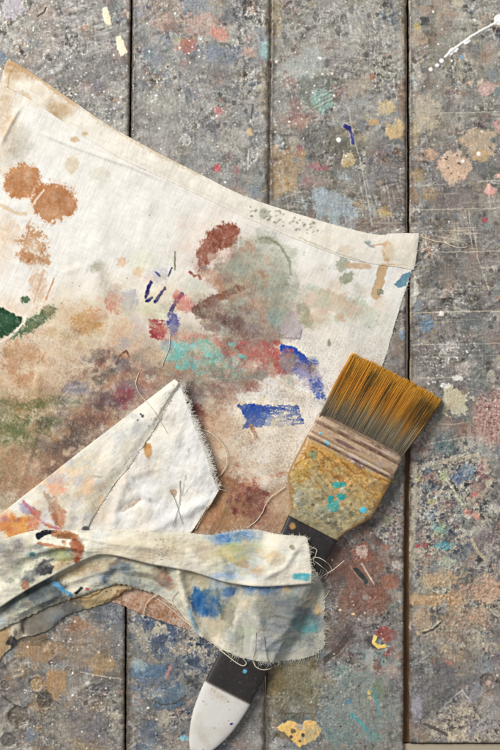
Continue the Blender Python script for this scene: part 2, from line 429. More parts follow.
# drifts of mixed colour rubbed into the boards
for i, (cx, cy, rx, ry, n, pal) in enumerate([
        (60, 40, 80, 50, 40, [(160, 150, 150), (150, 132, 122), (116, 112, 114), (172, 168, 160)]), (200, 40, 70, 60, 60, [(176, 136, 122), (120, 124, 138), (150, 146, 142), (104, 100, 102), (166, 160, 150), (150, 120, 108)]),
        (200, 130, 66, 56, 50, [(160, 156, 148), (122, 120, 122), (108, 106, 112), (172, 168, 160), (140, 128, 124)]), (335, 50, 66, 60, 40, [(166, 162, 154), (128, 124, 118), (150, 146, 140), (140, 130, 110)]),
        (335, 160, 70, 80, 90, [(112, 104, 92), (140, 150, 146), (150, 112, 104), (170, 146, 108), (94, 90, 86), (130, 124, 130), (154, 160, 164)]), (455, 90, 50, 100, 70, [(168, 158, 136), (126, 116, 100), (112, 108, 108), (186, 166, 138), (144, 140, 132), (160, 130, 110)]),
        (455, 220, 50, 60, 40, [(122, 112, 108), (140, 126, 112), (106, 100, 98), (160, 140, 116)]), (455, 330, 54, 80, 60, [(104, 98, 96), (136, 128, 122), (160, 152, 144), (112, 116, 114), (122, 108, 100)]),
        (455, 500, 54, 80, 120, [(74, 74, 80), (96, 106, 120), (168, 156, 138), (140, 118, 112), (120, 130, 126), (90, 84, 84), (186, 178, 164), (150, 104, 94)]), (455, 620, 54, 70, 100, [(186, 160, 126), (160, 128, 100), (120, 108, 96), (182, 172, 152), (100, 92, 90), (176, 140, 118), (134, 134, 136)]),
        (455, 710, 54, 40, 50, [(110, 104, 108), (150, 140, 132), (176, 160, 138), (96, 92, 92), (160, 154, 160)]), (362, 560, 44, 60, 90, [(126, 86, 72), (100, 86, 80), (150, 118, 100), (112, 104, 104), (140, 98, 80), (88, 78, 76)]),
        (345, 690, 60, 60, 90, [(118, 132, 128), (132, 128, 112), (104, 104, 98), (150, 144, 132), (128, 110, 106), (96, 124, 124)]), (290, 690, 30, 50, 50, [(130, 112, 72), (104, 96, 76), (146, 134, 104), (92, 84, 66)]),
        (195, 690, 70, 66, 110, [(84, 96, 118), (120, 116, 112), (160, 150, 134), (98, 104, 112), (72, 80, 100), (138, 130, 120), (126, 108, 100)]), (62, 690, 70, 66, 90, [(160, 126, 88), (118, 104, 90), (96, 90, 86), (144, 132, 114), (112, 108, 112), (136, 112, 86)])]):
    dabs(T, n, cx, cy, rx, ry, pal, 1.5, 9, float(gl.uniform(-40, 40)), .62, 300 + i, (.1, .5))
# long grain of the boards still showing through
T.c += (6 * fbm(X / 1.6, Y / 45, 1, 3, 1901) * ss(.2, -.2, n22))[..., None]
# --- plank 1 top
B(12, 8, 14, 11, (172, 163, 172), .9, soft=.25, h=.5)
B(40, 10, 14, 10, (150, 130, 118), .6); B(50, 30, 12, 20, (165, 150, 140), .45, soft=.4)
T.line([(38, 16), (44, 13), (46, 8)], .8, (70, 62, 58), .8, h=-.4)
T.poly([(103, 8), (107, 7), (111, 18), (112, 25), (107, 26), (103, 18)], (198, 188, 162), .95, .6, .8, h=.9)
T.poly([(116, 37), (121, 36), (124, 42), (128, 53), (121, 57), (117, 48)], (198, 188, 162), .95, .6, .8, h=.9)
B(129, 15, 2, 4, (198, 190, 170), .8)
B(97, 85, 6, 6, (112, 110, 122), .6); B(2, 58, 5, 6, (98, 116, 136), .7)
T.line([(86, 62), (95, 58), (105, 57)], .5, (100, 96, 94), .6)
B(110, 125, 20, 12, (158, 154, 146), .5, dry=.4)
T.dots(240, -5, -5, 132, 140, .25, 1.0, [(226, 222, 214), (206, 202, 194)], .85, .3, 3, 7)
# --- plank 2 top
B(165, 10, 20, 14, (160, 140, 124), .6, soft=.5); B(205, 25, 24, 12, (186, 140, 124), .55, ang=20, soft=.5, dry=.25)
B(186, 46, 10, 7, (168, 102, 90), .75, ang=-25, dry=.3); B(220, 34, 10, 6, (196, 128, 112), .8, ang=15, dry=.25, h=.3)
B(247, 52, 8, 6, (180, 140, 124), .6, dry=.2); B(225, 55, 18, 10, (120, 128, 144), .6, dry=.3)
B(235, 14, 12, 12, (104, 100, 104), .6, dry=.3); B(247, 3, 5, 4, (70, 64, 64), .7)
B(196, 6, 14, 8, (120, 126, 140), .5, dry=.2); B(264, 50, 5, 8, (128, 158, 160), .7, soft=.5)
B(219, 111, 5, 4, (188, 112, 112), .7, dry=.2); B(250, 132, 2.5, 4, (200, 165, 110), .7)
B(217, 168, 4, 4, (186, 74, 80), .8, dry=.3); B(236, 171, 3, 5, (160, 100, 104), .6)
B(185, 140, 5, 5, (176, 172, 164), .8, h=.6); B(195, 65, 12, 8, (112, 108, 110), .6, dry=.2)
B(235, 140, 16, 16, (164, 158, 146), .55, dry=.3); B(160, 100, 24, 16, (150, 148, 140), .5, dry=.3)
B(262, 90, 5, 20, (150, 134, 108), .5, dry=.3); B(150, 55, 10, 16, (124, 126, 136), .5, dry=.3)
T.dots(150, 134, 0, 262, 190, .25, 1.1, [(226, 222, 214), (236, 233, 226)], .9, .35, 4, 6)
T.line([(253, 105), (251, 118)], .9, (84, 82, 84), .7); T.line([(249, 150), (248, 170)], .7, (178, 172, 160), .7, h=.5)
# --- plank 3 top
B(275, 20, 8, 22, (160, 138, 98), .6, soft=.5, dry=.2); B(268, 50, 5, 10, (140, 168, 164), .7, soft=.5)
B(305, 65, 24, 14, (158, 168, 162), .6, ang=-20, dry=.2); B(318, 92, 20, 16, (108, 116, 106), .65, soft=.4)
B(322, 100, 11, 12, (134, 170, 160), .75, dry=.3); T.line([(310, 112), (340, 92)], .5, (168, 150, 120), .6)
for k in range(7): T.line([(310 + k * 2.2, 112 - k * 3.2), (337 + k * 1.2, 98 - k * 2.7)], .35, (150, 176, 166) if k % 2 else (120, 92, 90), .5)
B(295, 108, 7, 12, (134, 92, 90), .5, dry=.3); B(338, 92, 6, 8, (140, 98, 100), .5, dry=.4)
B(318, 142, 17, 22, (96, 90, 84), .6, soft=.35, dry=.15); B(345, 148, 20, 20, (112, 104, 92), .55)
B(300, 150, 4, 7, (150, 84, 90), .7, dry=.4); B(318, 167, 9, 5, (156, 84, 90), .75, dry=.4); B(312, 182, 14, 8, (166, 128, 122), .5, dry=.4)
T.line([(344, 125), (348, 127), (352, 133), (353, 144)], 2.6, (160, 154, 158), .4, 1.2)
T.line([(345, 126), (349, 129), (352, 135), (353, 143)], 1.5, (70, 68, 128), .9, .8, h=.9); T.line([(345, 126), (349, 128)], 2.3, (66, 62, 116), .9, h=.4)
B(349, 160, 6.5, 8, (190, 168, 126), .9, ang=20, soft=.2, h=.9); B(349, 164, 3, 3, (150, 126, 92), .7)
B(339, 140, 2.4, 2.4, (232, 226, 210), 1, soft=.2, h=.8)
B(285, 165, 18, 20, (176, 140, 98), .65, soft=.5, dry=.2); B(280, 187, 14, 10, (170, 134, 88), .65, soft=.5, dry=.2)
B(386, 108, 9, 8, (192, 166, 118), .8, dry=.25, h=.4); B(396, 131, 12, 9, (202, 166, 112), .85, dry=.25, h=.5); B(374, 122, 6, 4, (196, 152, 96), .8, dry=.2)
B(360, 84, 14, 10, (166, 148, 126), .5, dry=.2); B(366, 55, 3, 3, (74, 72, 70), .9); B(372, 76, 3, 3, (160, 100, 70), .7)
B(335, 210, 28, 18, (150, 166, 176), .8, ang=25, dry=.3, h=.3); B(320, 195, 10, 8, (150, 160, 170), .7, dry=.3)
B(385, 212, 7, 6, (188, 152, 92), .75, dry=.3); B(380, 165, 18, 20, (112, 104, 106), .5, dry=.2); B(393, 198, 14, 12, (122, 100, 92), .5, dry=.2)
B(370, 225, 30, 8, (130, 104, 92), .5, dry=.3); B(403, 30, 4, 30, (130, 112, 84), .4, dry=.3); B(402, 100, 4, 20, (150, 110, 80), .5, dry=.3)
T.line([(349, 108), (353, 135), (360, 160), (368, 200), (372, 225)], .5, (184, 176, 162), .55)
T.dots(70, 270, 30, 350, 180, .3, 1.3, [(232, 228, 220)], .9, .4, 5, 4)
B(345, 40, 60, 30, (160, 156, 150), .4, dry=.35)
for k in range(7): B(280 + 110 * random.random(), 5 + 70 * random.random(), 3, 4, (98, 92, 88), .6, dry=.2, h=-.4)
# --- plank 4 top
T.poly([(495, 16), (501, 14), (506, 20), (501, 26), (495, 24)], (236, 232, 222), 1, .7, .8, h=1)
T.line([(497, 22), (484, 29), (472, 36), (462, 43), (455, 48), (445, 57)], .9, (232, 228, 218), 1, .5, .3, h=.7)
B(453, 51, 5.5, 3, (236, 232, 222), 1, ang=-40, soft=.15, h=1); B(467, 42, 3.5, 2, (236, 232, 222), 1, ang=-30, soft=.15, h=.7)
for x, y, r in [(442, 61, 2.2), (437.5, 65.5, 1.9), (431, 69.5, 1.9), (452, 61, 1.2)]: B(x, y, r, r, (236, 232, 222), 1, soft=.2, warp=.1, h=.8)
B(458, 3, 6, 5, (178, 168, 144), .8, h=.4); B(417, 26, 3, 4, (184, 160, 80), .75, dry=.2); B(425, 21, 5, 4, (72, 70, 64), .8, dry=.2)
B(432, 38, 4, 22, (100, 90, 76), .45, dry=.3); B(462, 57, 2, 2, (110, 150, 184), .8); B(486, 87, 8, 9, (196, 152, 148), .75, dry=.25); B(497, 92, 3, 4, (96, 116, 120), .7)
B(498, 125, 5, 6, (204, 150, 140), .7); B(494, 75, 7, 6, (120, 130, 140), .6, dry=.3)
B(425, 115, 15, 20, (182, 168, 144), .75, dry=.25, soft=.4); B(412, 135, 7, 12, (176, 152, 116), .7, soft=.4)
B(455, 166, 15, 16, (206, 170, 142), .95, soft=.15, warp=.3, h=.4); B(478, 142, 18, 14, (192, 164, 134), .8, soft=.35, dry=.15); B(482, 156, 7, 6, (190, 156, 110), .8)
for k in range(12): B(444 + 24 * random.random(), 154 + 24 * random.random(), .8, .8, (100, 80, 72), .9)
B(479, 154, 2.1, 2.1, (236, 230, 222), 1, soft=.2, h=.6); B(463, 161, 1.6, 1.6, (232, 222, 210), .9, soft=.2)
B(431, 154, 6, 6, (192, 156, 126), .85, dry=.2); B(490, 190, 5.5, 5, (206, 150, 142), .95, soft=.2, h=.4); B(498, 176, 3, 2, (206, 150, 142), .8)
B(485, 220, 3, 2.6, (170, 66, 74), .8); B(416, 176, 9, 8, (164, 134, 92), .7, dry=.2); B(430, 194, 9, 7, (164, 132, 92), .6, dry=.3); B(413, 195, 5, 8, (176, 134, 96), .6)
B(455, 195, 20, 14, (122, 108, 104), .5); B(487, 170, 12, 8, (110, 110, 108), .5, dry=.3)
T.dots(50, 410, 0, 510, 250, .25, 1.1, [(226, 222, 210)], .85, .3, 6, 4)
for yy, x0, x1, o in [(181, 478, 512, .75), (185, 408, 450, .45), (209, 412, 512, .55), (231, 410, 480, .35), (251, 440, 512, .6), (112, 440, 510, .5), (312, 416, 512, .7), (322, 420, 462, .4), (344, 412, 508, .55), (356, 420, 505, .45), (377, 418, 470, .6), (387, 490, 512, .4), (423, 440, 468, .5), (290, 440, 500, .3)]:
    T.line([(x0, yy + 1), ((x0 + x1) / 2, yy + random.uniform(-1.5, 1.5)), (x1, yy - 1)], .45, (188, 178, 158), o, .4, .5, h=.15)
for x0, y0, x1, y1, o in [(426, 231, 426, 249, .6), (420, 249, 426, 249, .6), (465, 210, 474, 252, .5), (471, 215, 478, 255, .45), (477, 255, 489, 290, .6), (458, 228, 476, 228, .5), (455, 234, 480, 233, .4), (487, 178, 491, 210, .5), (500, 178, 494, 200, .4), (432, 235, 465, 242, .5), (469, 210, 472, 245, .5)]:
    T.line([(x0, y0), (x1, y1)], .4, (196, 184, 166), o, .4, .5, h=.15)
for k in range(60):
    x0, y0 = random.uniform(412, 510), random.uniform(180, 440); a = random.choice([0, 0, 1.4, 1.2, .2]) + random.gauss(0, .12); l = random.uniform(8, 40)
    T.line([(x0, y0), (x0 + l * math.cos(a), y0 + l * math.sin(a))], .3, (180, 170, 152), random.uniform(.2, .5), .35, .8)
for k in range(26):
    x0, y0 = random.uniform(275, 405), random.uniform(170, 235); a = random.choice([0, .1, 1.4]); l = random.uniform(10, 50)
    T.line([(x0, y0), (x0 + l * math.cos(a), y0 + l * math.sin(a))], .3, (184, 174, 158), random.uniform(.2, .5), .35, .8)
# --- plank 4 middle
B(412, 292, 6, 14, (198, 192, 180), .85, ang=10, soft=.2, dry=.15, h=.5); B(402, 300, 4, 10, (190, 184, 172), .6)
B(426, 325, 7, 12, (108, 134, 160), .75, dry=.4); B(418, 305, 5, 8, (134, 150, 160), .6, dry=.4); B(402, 335, 4, 4, (120, 150, 180), .7)
B(442, 314, 2.4, 2.4, (198, 190, 178), .95, soft=.2, h=.5); B(450, 350, 12, 12, (196, 190, 182), .7, dry=.55); B(458, 378, 6, 3, (214, 208, 198), .9, dry=.2, h=.6); B(464, 370, 9, 7, (188, 176, 166), .6, dry=.5)
B(446, 386, 5, 3, (206, 202, 198), .9, soft=.2, h=.6); B(456, 402, 13, 15, (204, 192, 160), .9, soft=.25, dry=.15, ang=25, h=.4)
for k in range(10): T.line([(447 + k * 2, 414 - k * 1.5), (451 + k * 2, 392 - k * .4)], .5, (170, 148, 112), .4)
B(480, 375, 12, 12, (116, 122, 114), .6, dry=.2); B(492, 376, 4, 6, (176, 170, 152), .6); B(478, 352, 18, 10, (108, 114, 110), .5)
B(400, 345, 6, 12, (140, 116, 100), .6, dry=.3); B(396, 375, 6, 12, (112, 104, 98), .5)
B(446, 448, 10, 8, (98, 116, 112), .7, dry=.25); T.line([(425, 445), (450, 440), (465, 437)], .5, (176, 170, 156), .6)
T.line([(428, 465), (445, 461), (462, 456), (478, 456), (485, 462), (488, 472)], 2.6, (172, 160, 140), .75, 1.5, 2, h=.8)
T.line([(440, 472), (450, 484), (460, 500), (463, 505)], 1.2, (176, 170, 144), .85, .6, h=.5)
T.line([(463, 507), (472, 502), (485, 492), (492, 480)], 2.0, (168, 156, 136), .6, 1.5, 1.5, h=.5)
T.line([(415, 465), (416, 500), (412, 540), (411, 570)], 3, (170, 158, 136), .6, 1.5, 2, h=.4)
B(466, 472, 9, 8, (120, 138, 156), .7, dry=.3); B(457, 478, 6, 7, (82, 104, 140), .7, dry=.3); B(444, 478, 5, 7, (150, 160, 118), .7, dry=.3); B(482, 468, 5, 10, (180, 130, 122), .6, dry=.4)
B(472, 514, 9, 4, (196, 132, 112), .85, ang=22, soft=.3, h=.4); B(474, 495, 6, 2, (190, 112, 104), .6, ang=-20); B(465, 523, 14, 6, (92, 90, 92), .6, dry=.2)
B(443, 545, 9, 5, (92, 156, 166), .85, dry=.3, h=.3); B(441, 530, 7, 8, (150, 150, 112), .7, dry=.3); B(438, 528, 10, 6, (104, 166, 170), .5, dry=.5); B(447, 563, 8, 7, (170, 180, 154), .7, dry=.3)
B(425, 545, 3, 3, (160, 72, 74), .8); B(417, 546, 2, 2, (170, 80, 80), .8); B(484, 540, 14, 12, (142, 128, 126), .6, dry=.3); T.line([(472, 540), (478, 552), (486, 560)], 1.6, (176, 160, 132), .7, h=.5)
B(430, 515, 8, 5, (164, 176, 180), .6, dry=.4); B(470, 590, 12, 8, (170, 130, 108), .5, dry=.3)
for k in range(5): B(random.uniform(415, 480), random.uniform(470, 560), 4, 3, random.choice([(196, 192, 186), (150, 80, 80), (80, 110, 140), (60, 60, 66), (180, 170, 110)]), .7, dry=.4)
T.dots(420, 412, 455, 510, 640, .3, 1.0, [(212, 206, 194), (62, 58, 60), (62, 58, 60), (180, 172, 156), (120, 76, 72), (100, 130, 150), (196, 160, 130)], .75, .25, 8, 9)
T.dots(160, 412, 560, 510, 740, .3, 1.2, [(70, 62, 58), (206, 198, 182), (180, 160, 130)], .7, .2, 12, 6)
T.dots(90, 415, 340, 470, 380, .3, 1.1, [(226, 220, 212)], .85, .3, 9, 3)
# --- plank 4 bottom
B(440, 580, 24, 8, (188, 156, 116), .7, ang=-8, dry=.25); T.line([(411, 594), (440, 595), (455, 592)], .6, (116, 104, 86), .6)
B(430, 600, 26, 7, (192, 150, 104), .75, dry=.3); B(455, 600, 10, 10, (180, 140, 104), .7, dry=.3); B(488, 590, 16, 14, (196, 152, 122), .7, dry=.3); B(478, 615, 12, 8, (190, 152, 126), .6, dry=.3)
B(444, 605, 5, 8, (140, 142, 146), .6, dry=.3); B(420, 622, 14, 12, (180, 148, 114), .7, dry=.3)
T.line([(424, 633), (433, 630), (441, 623)], .9, (84, 72, 64), .85, .6, h=-.5); T.line([(423, 631), (432, 628), (440, 621)], .8, (196, 178, 150), .6, h=.4)
B(449, 663, 4.5, 3, (188, 122, 98), .85, dry=.15); B(435, 660, 5, 5, (128, 104, 88), .7, dry=.3); B(430, 690, 22, 24, (104, 98, 98), .55, soft=.5); B(455, 675, 20, 16, (108, 102, 102), .5, soft=.5)
B(416, 708, 7, 12, (166, 158, 172), .6, soft=.5, dry=.2); B(460, 735, 14, 8, (190, 172, 142), .7, dry=.3); B(490, 710, 12, 12, (166, 160, 154), .6, dry=.3)
T.line([(440, 712), (446, 704), (452, 700)], .8, (170, 178, 176), .8); T.line([(425, 724), (438, 730), (447, 735)], 1.6, (96, 86, 82), .7); T.line([(450, 700), (462, 690), (470, 700)], .6, (190, 186, 178), .6)
B(445, 700, 12, 10, (96, 94, 88), .5, dry=.3)
def crater(cx, cy, r, dep, rim=.5, col=(112, 98, 86), op=.6):
    dep *= .62; rim *= .7
    w = T.win(cx - 2 * r, cy - 2 * r, cx + 2 * r, cy + 2 * r)
    if w is None: return
    x, y = T.X[w], T.Y[w]
    d = np.hypot(x - cx, y - cy) / r + .15 * fbm(x, y, r * .8, 3, int(cx))
    T.h[w] += -dep * ss(1.0, .78, d) + rim * np.exp(-((d - 1.12) / .16) ** 2)
    T.h[w] += ss(1, .6, d) * .8 * fbm(x, y, r * .4, 3, int(cy))
    T.put(w, ss(1.0, .85, d) * op, np.asarray(col, float) + 26 * fbm(x, y, r * .4, 4, int(cy) + 1)[..., None])
crater(487.5, 681, 8, 2.2, .6, (128, 112, 104)); B(489, 683, 3.5, 2.5, (186, 152, 142), .7, ang=-40, dry=.3)
# --- plank 1 bottom
B(40, 648, 24, 14, (158, 120, 82), .8, dry=.25, soft=.5); B(78, 626, 12, 8, (156, 104, 70), .75, dry=.25, soft=.5); B(55, 682, 12, 14, (176, 132, 84), .8, dry=.15, soft=.45)
B(100, 664, 14, 10, (174, 136, 90), .75, dry=.2, soft=.5); B(85, 645, 30, 20, (142, 120, 100), .6, soft=.5); B(35, 640, 12, 7, (92, 82, 70), .5)
B(110, 612, 16, 14, (96, 102, 114), .7, soft=.5); B(118, 640, 8, 12, (112, 116, 124), .5, soft=.5); B(97, 614, 6, 7, (92, 94, 94), .7, dry=.2, h=-.5)
B(90, 725, 24, 20, (112, 102, 102), .5, soft=.5); B(115, 715, 8, 5, (182, 168, 144), .7, dry=.3, h=.4); B(30, 735, 6, 8, (106, 116, 138), .6, dry=.3); B(60, 730, 20, 18, (150, 140, 126), .4, dry=.4)
crater(18, 716, 11, 3.0, .9, (104, 92, 78)); crater(36, 684, 7, 1.8, .4, (158, 132, 98), .8); crater(69, 671, 4.5, .9, .5, (128, 112, 96), .5); crater(45, 700, 9, 1.2, .2, (92, 82, 74), .6); crater(99, 706, 6, .8, .5, (142, 124, 104), .5); crater(15, 668, 9, .6, .6, (134, 126, 116), .5); crater(5, 685, 5, 1, .3)
crater(51, 663, 3, .7, .3); crater(8, 740, 8, 1.4, .3, (96, 88, 80))
T.line([(80, 672), (100, 676), (122, 679)], .4, (190, 176, 154), .7); T.line([(2, 696), (10, 702), (16, 706)], 1, (88, 76, 66), .6, h=-.4)
T.dots(170, 20, 610, 124, 750, .25, 1.0, [(228, 222, 208), (216, 208, 190), (206, 180, 140)], .9, .35, 10, 8)
# --- plank 2 bottom
T.line([(143, 640), (150, 655), (158, 662)], 1.2, (166, 150, 126), .6, .8, 1)
B(145, 655, 14, 26, (118, 116, 112), .6, soft=.5, ang=-30); B(148, 672, 20, 8, (86, 112, 140), .8, dry=.2, soft=.5, ang=-5); B(138, 665, 8, 6, (150, 168, 172), .7, dry=.3)
B(170, 698, 18, 11, (84, 104, 124), .85, ang=-25, soft=.3, h=1.0); T.line([(152, 700), (162, 705), (176, 703), (186, 696)], .8, (78, 74, 72), .6, h=-.4); B(158, 694, 8, 5, (152, 152, 148), .6, dry=.3)
T.poly([(171, 662), (172, 668), (166, 680), (165, 675)], (184, 128, 114), .6, 1.0, 1.2); B(195, 684, 8, 8, (66, 66, 70), .7, dry=.25, h=-.4)
B(184, 738, 4, 3, (120, 176, 196), .9, soft=.3); B(150, 735, 12, 14, (90, 104, 124), .6, dry=.3); B(140, 748, 6, 6, (74, 84, 104), .7, dry=.2); B(140, 700, 9, 16, (134, 138, 142), .6, dry=.35); B(183, 649, 10, 5, (180, 160, 134), .5, dry=.3)
B(258, 700, 8, 30, (124, 114, 110), .5, dry=.3); B(245, 730, 14, 14, (120, 112, 108), .6, dry=.3); B(240, 745, 10, 6, (148, 120, 110), .5, dry=.3)
T.dots(110, 128, 620, 262, 750, .25, 1.2, [(224, 218, 206), (190, 180, 160)], .85, .35, 11, 5)
# --- plank 3 bottom
T.poly([(276, 728), (288, 721), (294, 722), (302, 726), (306, 720), (316, 722), (322, 730), (318, 738), (306, 744), (300, 747), (292, 740), (284, 732)], (210, 168, 98), .95, .7, 1.6, dry=.25, h=.5)
for x, y, r in [(293, 731, 2.6), (291, 737, 1.8), (303, 735, 2), (300, 741, 1.2), (285, 721, 1.6)]: B(x, y, r, r, (98, 88, 76), .9)
B(300, 727, 4, 3, (150, 146, 140), .8, dry=.2)
B(275, 672, 12, 22, (128, 104, 58), .65, dry=.25, soft=.5); B(305, 680, 20, 25, (126, 116, 84), .6, dry=.2, soft=.5); T.line([(278, 714), (300, 713), (320, 714)], .6, (104, 90, 66), .6)
B(325, 665, 10, 10, (112, 110, 116), .5, dry=.3); B(317, 676, 8, 8, (142, 136, 118), .6, dry=.4)
B(365, 580, 24, 26, (132, 88, 72), .8, soft=.5, dry=.15); B(340, 565, 14, 16, (114, 80, 70), .8, soft=.5); B(352, 600, 20, 20, (130, 92, 76), .6, soft=.5, dry=.2); B(378, 600, 10, 16, (140, 92, 72), .6, dry=.2)
B(362, 552, 9.5, 10, (150, 94, 76), .85, soft=.2, h=.4); B(362, 552, 6, 7, (178, 158, 146), .9, soft=.25, h=-.5, dry=.1); B(390, 582, 8, 7, (158, 104, 82), .8, soft=.3)
T.line([(356, 570), (362, 576), (366, 582)], 2.4, (76, 70, 66), .9, .8, h=-.8); T.line([(350, 566), (356, 574), (364, 582)], .6, (180, 150, 130), .5)
T.line([(362, 564), (368, 574), (374, 584)], .8, (184, 160, 140), .85, h=.5); B(340, 582, 8, 8, (92, 82, 78), .6); B(365, 597, 3, 3, (150, 140, 134), .7)
B(353, 614, 2, 1.2, (232, 170, 120), 1, soft=.2); B(340, 610, 1.3, 1.3, (220, 190, 150), .9); T.line([(326, 660), (338, 650), (346, 640)], 3, (84, 72, 64), .7, 1.5, h=-.7)
B(335, 635, 14, 20, (104, 84, 76), .6, soft=.5); B(386, 634, 10, 7, (150, 66, 60), .8, dry=.2); B(370, 640, 6, 5, (84, 72, 70), .7)
T.line([(375, 637), (374, 643), (378, 647), (385, 646)], 1.7, (222, 178, 94), .95, .6, .6, h=.6); B(389, 652, 6, 3, (160, 90, 80), .6, ang=-40, dry=.3)
B(370, 693, 2.6, 2.6, (218, 186, 92), .95, soft=.2, h=.5); B(370, 698, 2, 2, (206, 176, 110), .9, soft=.2); B(371, 660, 6, 12, (178, 168, 158), .6, dry=.4); B(388, 670, 10, 8, (168, 142, 128), .6, dry=.4); B(377, 665, 4, 8, (116, 74, 66), .7, dry=.3)
B(350, 690, 28, 22, (126, 138, 132), .6, soft=.5, dry=.15); B(345, 725, 34, 22, (124, 138, 136), .6, soft=.5, dry=.2); B(378, 690, 7, 9, (112, 124, 96), .75, soft=.3); T.line([(374, 690), (377, 702), (379, 715)], 1.7, (94, 140, 140), .8, .9); T.line([(352, 715), (360, 722), (367, 730)], 2, (92, 146, 148), .8, 1); B(349, 702, 3, 3, (88, 126, 150), .8); B(376, 738, 8, 6, (104, 136, 130), .7, dry=.2)
B(395, 640, 6, 20, (140, 124, 116), .5, dry=.3); B(390, 715, 14, 20, (128, 136, 128), .5, dry=.3); B(384, 510, 14, 18, (120, 114, 110), .5, dry=.3); B(388, 520, 6, 5, (150, 160, 124), .6, dry=.3); B(385, 548, 5, 4, (150, 100, 80), .7, dry=.3); B(398, 565, 6, 4, (182, 174, 164), .7, dry=.4); B(393, 490, 8, 12, (96, 92, 92), .5); B(393, 478, 5, 6, (140, 132, 70), .6, dry=.3)
T.dots(160, 330, 500, 402, 600, .3, 1.0, [(200, 192, 182), (70, 62, 60), (176, 130, 100)], .75, .3, 13, 5)
T.dots(120, 310, 610, 402, 745, .25, 1.0, [(212, 208, 198), (64, 58, 58), (160, 110, 100)], .75, .25, 14, 5)
# plank edges: worn, darker near the gaps where dirt sits
for k in (1, 2, 3):
    d = np.abs(X - gx(k, Y)); m = ss(7, 1.5, d + 3.5 * fbm(X, Y, 9, 4, 200 + k)) * .5
    T.put(W_all, m, (84, 72, 60))
T.put(W_all, ss(3.2, 2.2, X - gx(3, Y)) * (X > gx(3, Y)) * .6 * ss(-.2, .2, fbm(X, Y * .3, 12, 3, 231)), (170, 150, 122))  # paints the lit edge of the board right of the wide gap
# final grain over everything
fine = fbm(X, Y, 1.7, 2, 301)
T.c *= (1 + .09 * fine + .06 * fbm(X, Y * .25, 2.2, 3, 311))[..., None]
crisp(T, 11, .42); crisp(T, 2, .14)
T.c = T.c * np.array([1.0, .985, .96])
T.c += np.array([142, 135, 126.]) - T.c.reshape(-1, 3).mean(0)
T.c = (T.c - 135) * 1.25 + 139
lum = T.c.mean(-1, keepdims=True); T.c = lum + (T.c - lum) * .76
T.h += .03 * fine
T.r = np.clip(.36 + .3 * fbm(X, Y, 14, 4, 321), .18, .7)

table = empty('wooden_table', 250, 375, -1200, 'weathered grey plank tabletop crusted with old paint splatters under the rag and brush', 'table')
def plank(kl, kr, y0, y1, seed, hwl, hwr):
    ys = np.arange(y0, y1 + .01, 1 / 1.9); n = len(ys)
    xl = (gx(kl, ys) + hwl(ys)) if kl else np.full(n, -14.0)
    xr = (gx(kr, ys) - hwr(ys)) if kr else np.full(n, 514.0)
    xl = xl + ((.55 * fbm(ys, ys * 0 + seed, 9, 5, seed, .65) + .5 * np.minimum(0, fbm(ys, ys * 0 + 7, 26, 4, seed + 4) - .1)) if kl else 0); xr = xr + ((.55 * fbm(ys, ys * 0 + seed + 50, 9, 5, seed + 1, .65) + .5 * np.maximum(0, fbm(ys, ys * 0 + 3, 26, 4, seed + 5) - .1)) if kr else 0)
    nx = int((xr - xl).mean() * 1.9)
    s = np.linspace(0, 1, nx)
    PXg = xl[:, None] + (xr - xl)[:, None] * s[None]; PYg = np.repeat(ys[:, None], nx, 1)
    c, h, r = T.sample(PXg, PYg)
    dl = PXg - xl[:, None] if kl else 99 + 0 * PXg; dr = xr[:, None] - PXg if kr else 99 + 0 * PXg; db = (y1 - PYg) if y1 < 750 else 99 + 0 * PXg
    e = np.minimum(np.minimum(dl, dr), db)
    z = h * 1.0 - (1.3 + 1.2 * fbm(PXg, PYg, 8, 3, seed + 8)).clip(.3, 3) * np.clip(1 - e / 2.4, 0, 1) ** 2
    V = np.stack([PXg, PYg, z], -1).reshape(-1, 3)
    rim, sf = skirt(n, nx, len(V))
    Vb = V[rim].copy(); Vb[:, 2] = -30
    cb = np.tile(np.array([[96., 72, 48]]), (len(rim), 1)); 
    # a second ring gives the sawn sides their own bare-wood colour
    Vm = V[rim].copy(); Vm[:, 2] -= .8
    V2 = np.concatenate([V, Vm, Vb]); nr = len(rim)
    k = (np.arange(nr) + 1) % nr; a = len(V) + np.arange(nr); b = a + nr
    f2 = np.stack([a, a[k], b[k], b], -1)
    col = np.concatenate([c.reshape(-1, 3), cb, cb * .9]); rr = np.concatenate([r.ravel(), np.full(2 * nr, .8)])
    return make_obj('plank', V2, [gridfaces(n, nx), sf, f2], M_table, table, col, rr)
cst = lambda v: (lambda y: np.full(np.shape(y), v))
plank(0, 1, -14, 764, 3, None, cst(1.35))
plank(1, 2, -14, 764, 5, cst(1.0), cst(.55))
plank(2, 3, -14, 764, 7, cst(.55), lambda y: np.interp(y, [0, 300, 560, 750], [1.5, 1.9, 2.4, 2.9]))
plank(3, 0, -14, 743.2, 9, lambda y: np.interp(y, [0, 300, 560, 750], [1.4, 1.8, 2.6, 3.0]), None)

def box(name, x0, y0, z0, x1, y1, z1, mat, parent=None):
    v = np.array([(x, y, z) for z in (z0, z1) for y in (y0, y1) for x in (x0, x1)], float)
    f = np.array([[0, 1, 3, 2], [4, 6, 7, 5], [0, 4, 5, 1], [2, 3, 7, 6], [0, 2, 6, 4], [1, 5, 7, 3]])
    o = make_obj(name, v, f, mat, parent, smooth=False)
    bv = o.modifiers.new('edge', 'BEVEL'); bv.width = .6 * PX; bv.segments = 2
    return o
box('rail', 402.6, 744.6, -60, 530, 800, -4, M_rail, table)
box('batten', 400.5, 425, -60, 412.5, 743.5, -7, M_bat, table)
fl = box('floor', -3000, -3000, -1230, 3500, 3750, -1200, M_floor); fl['kind'] = 'structure'

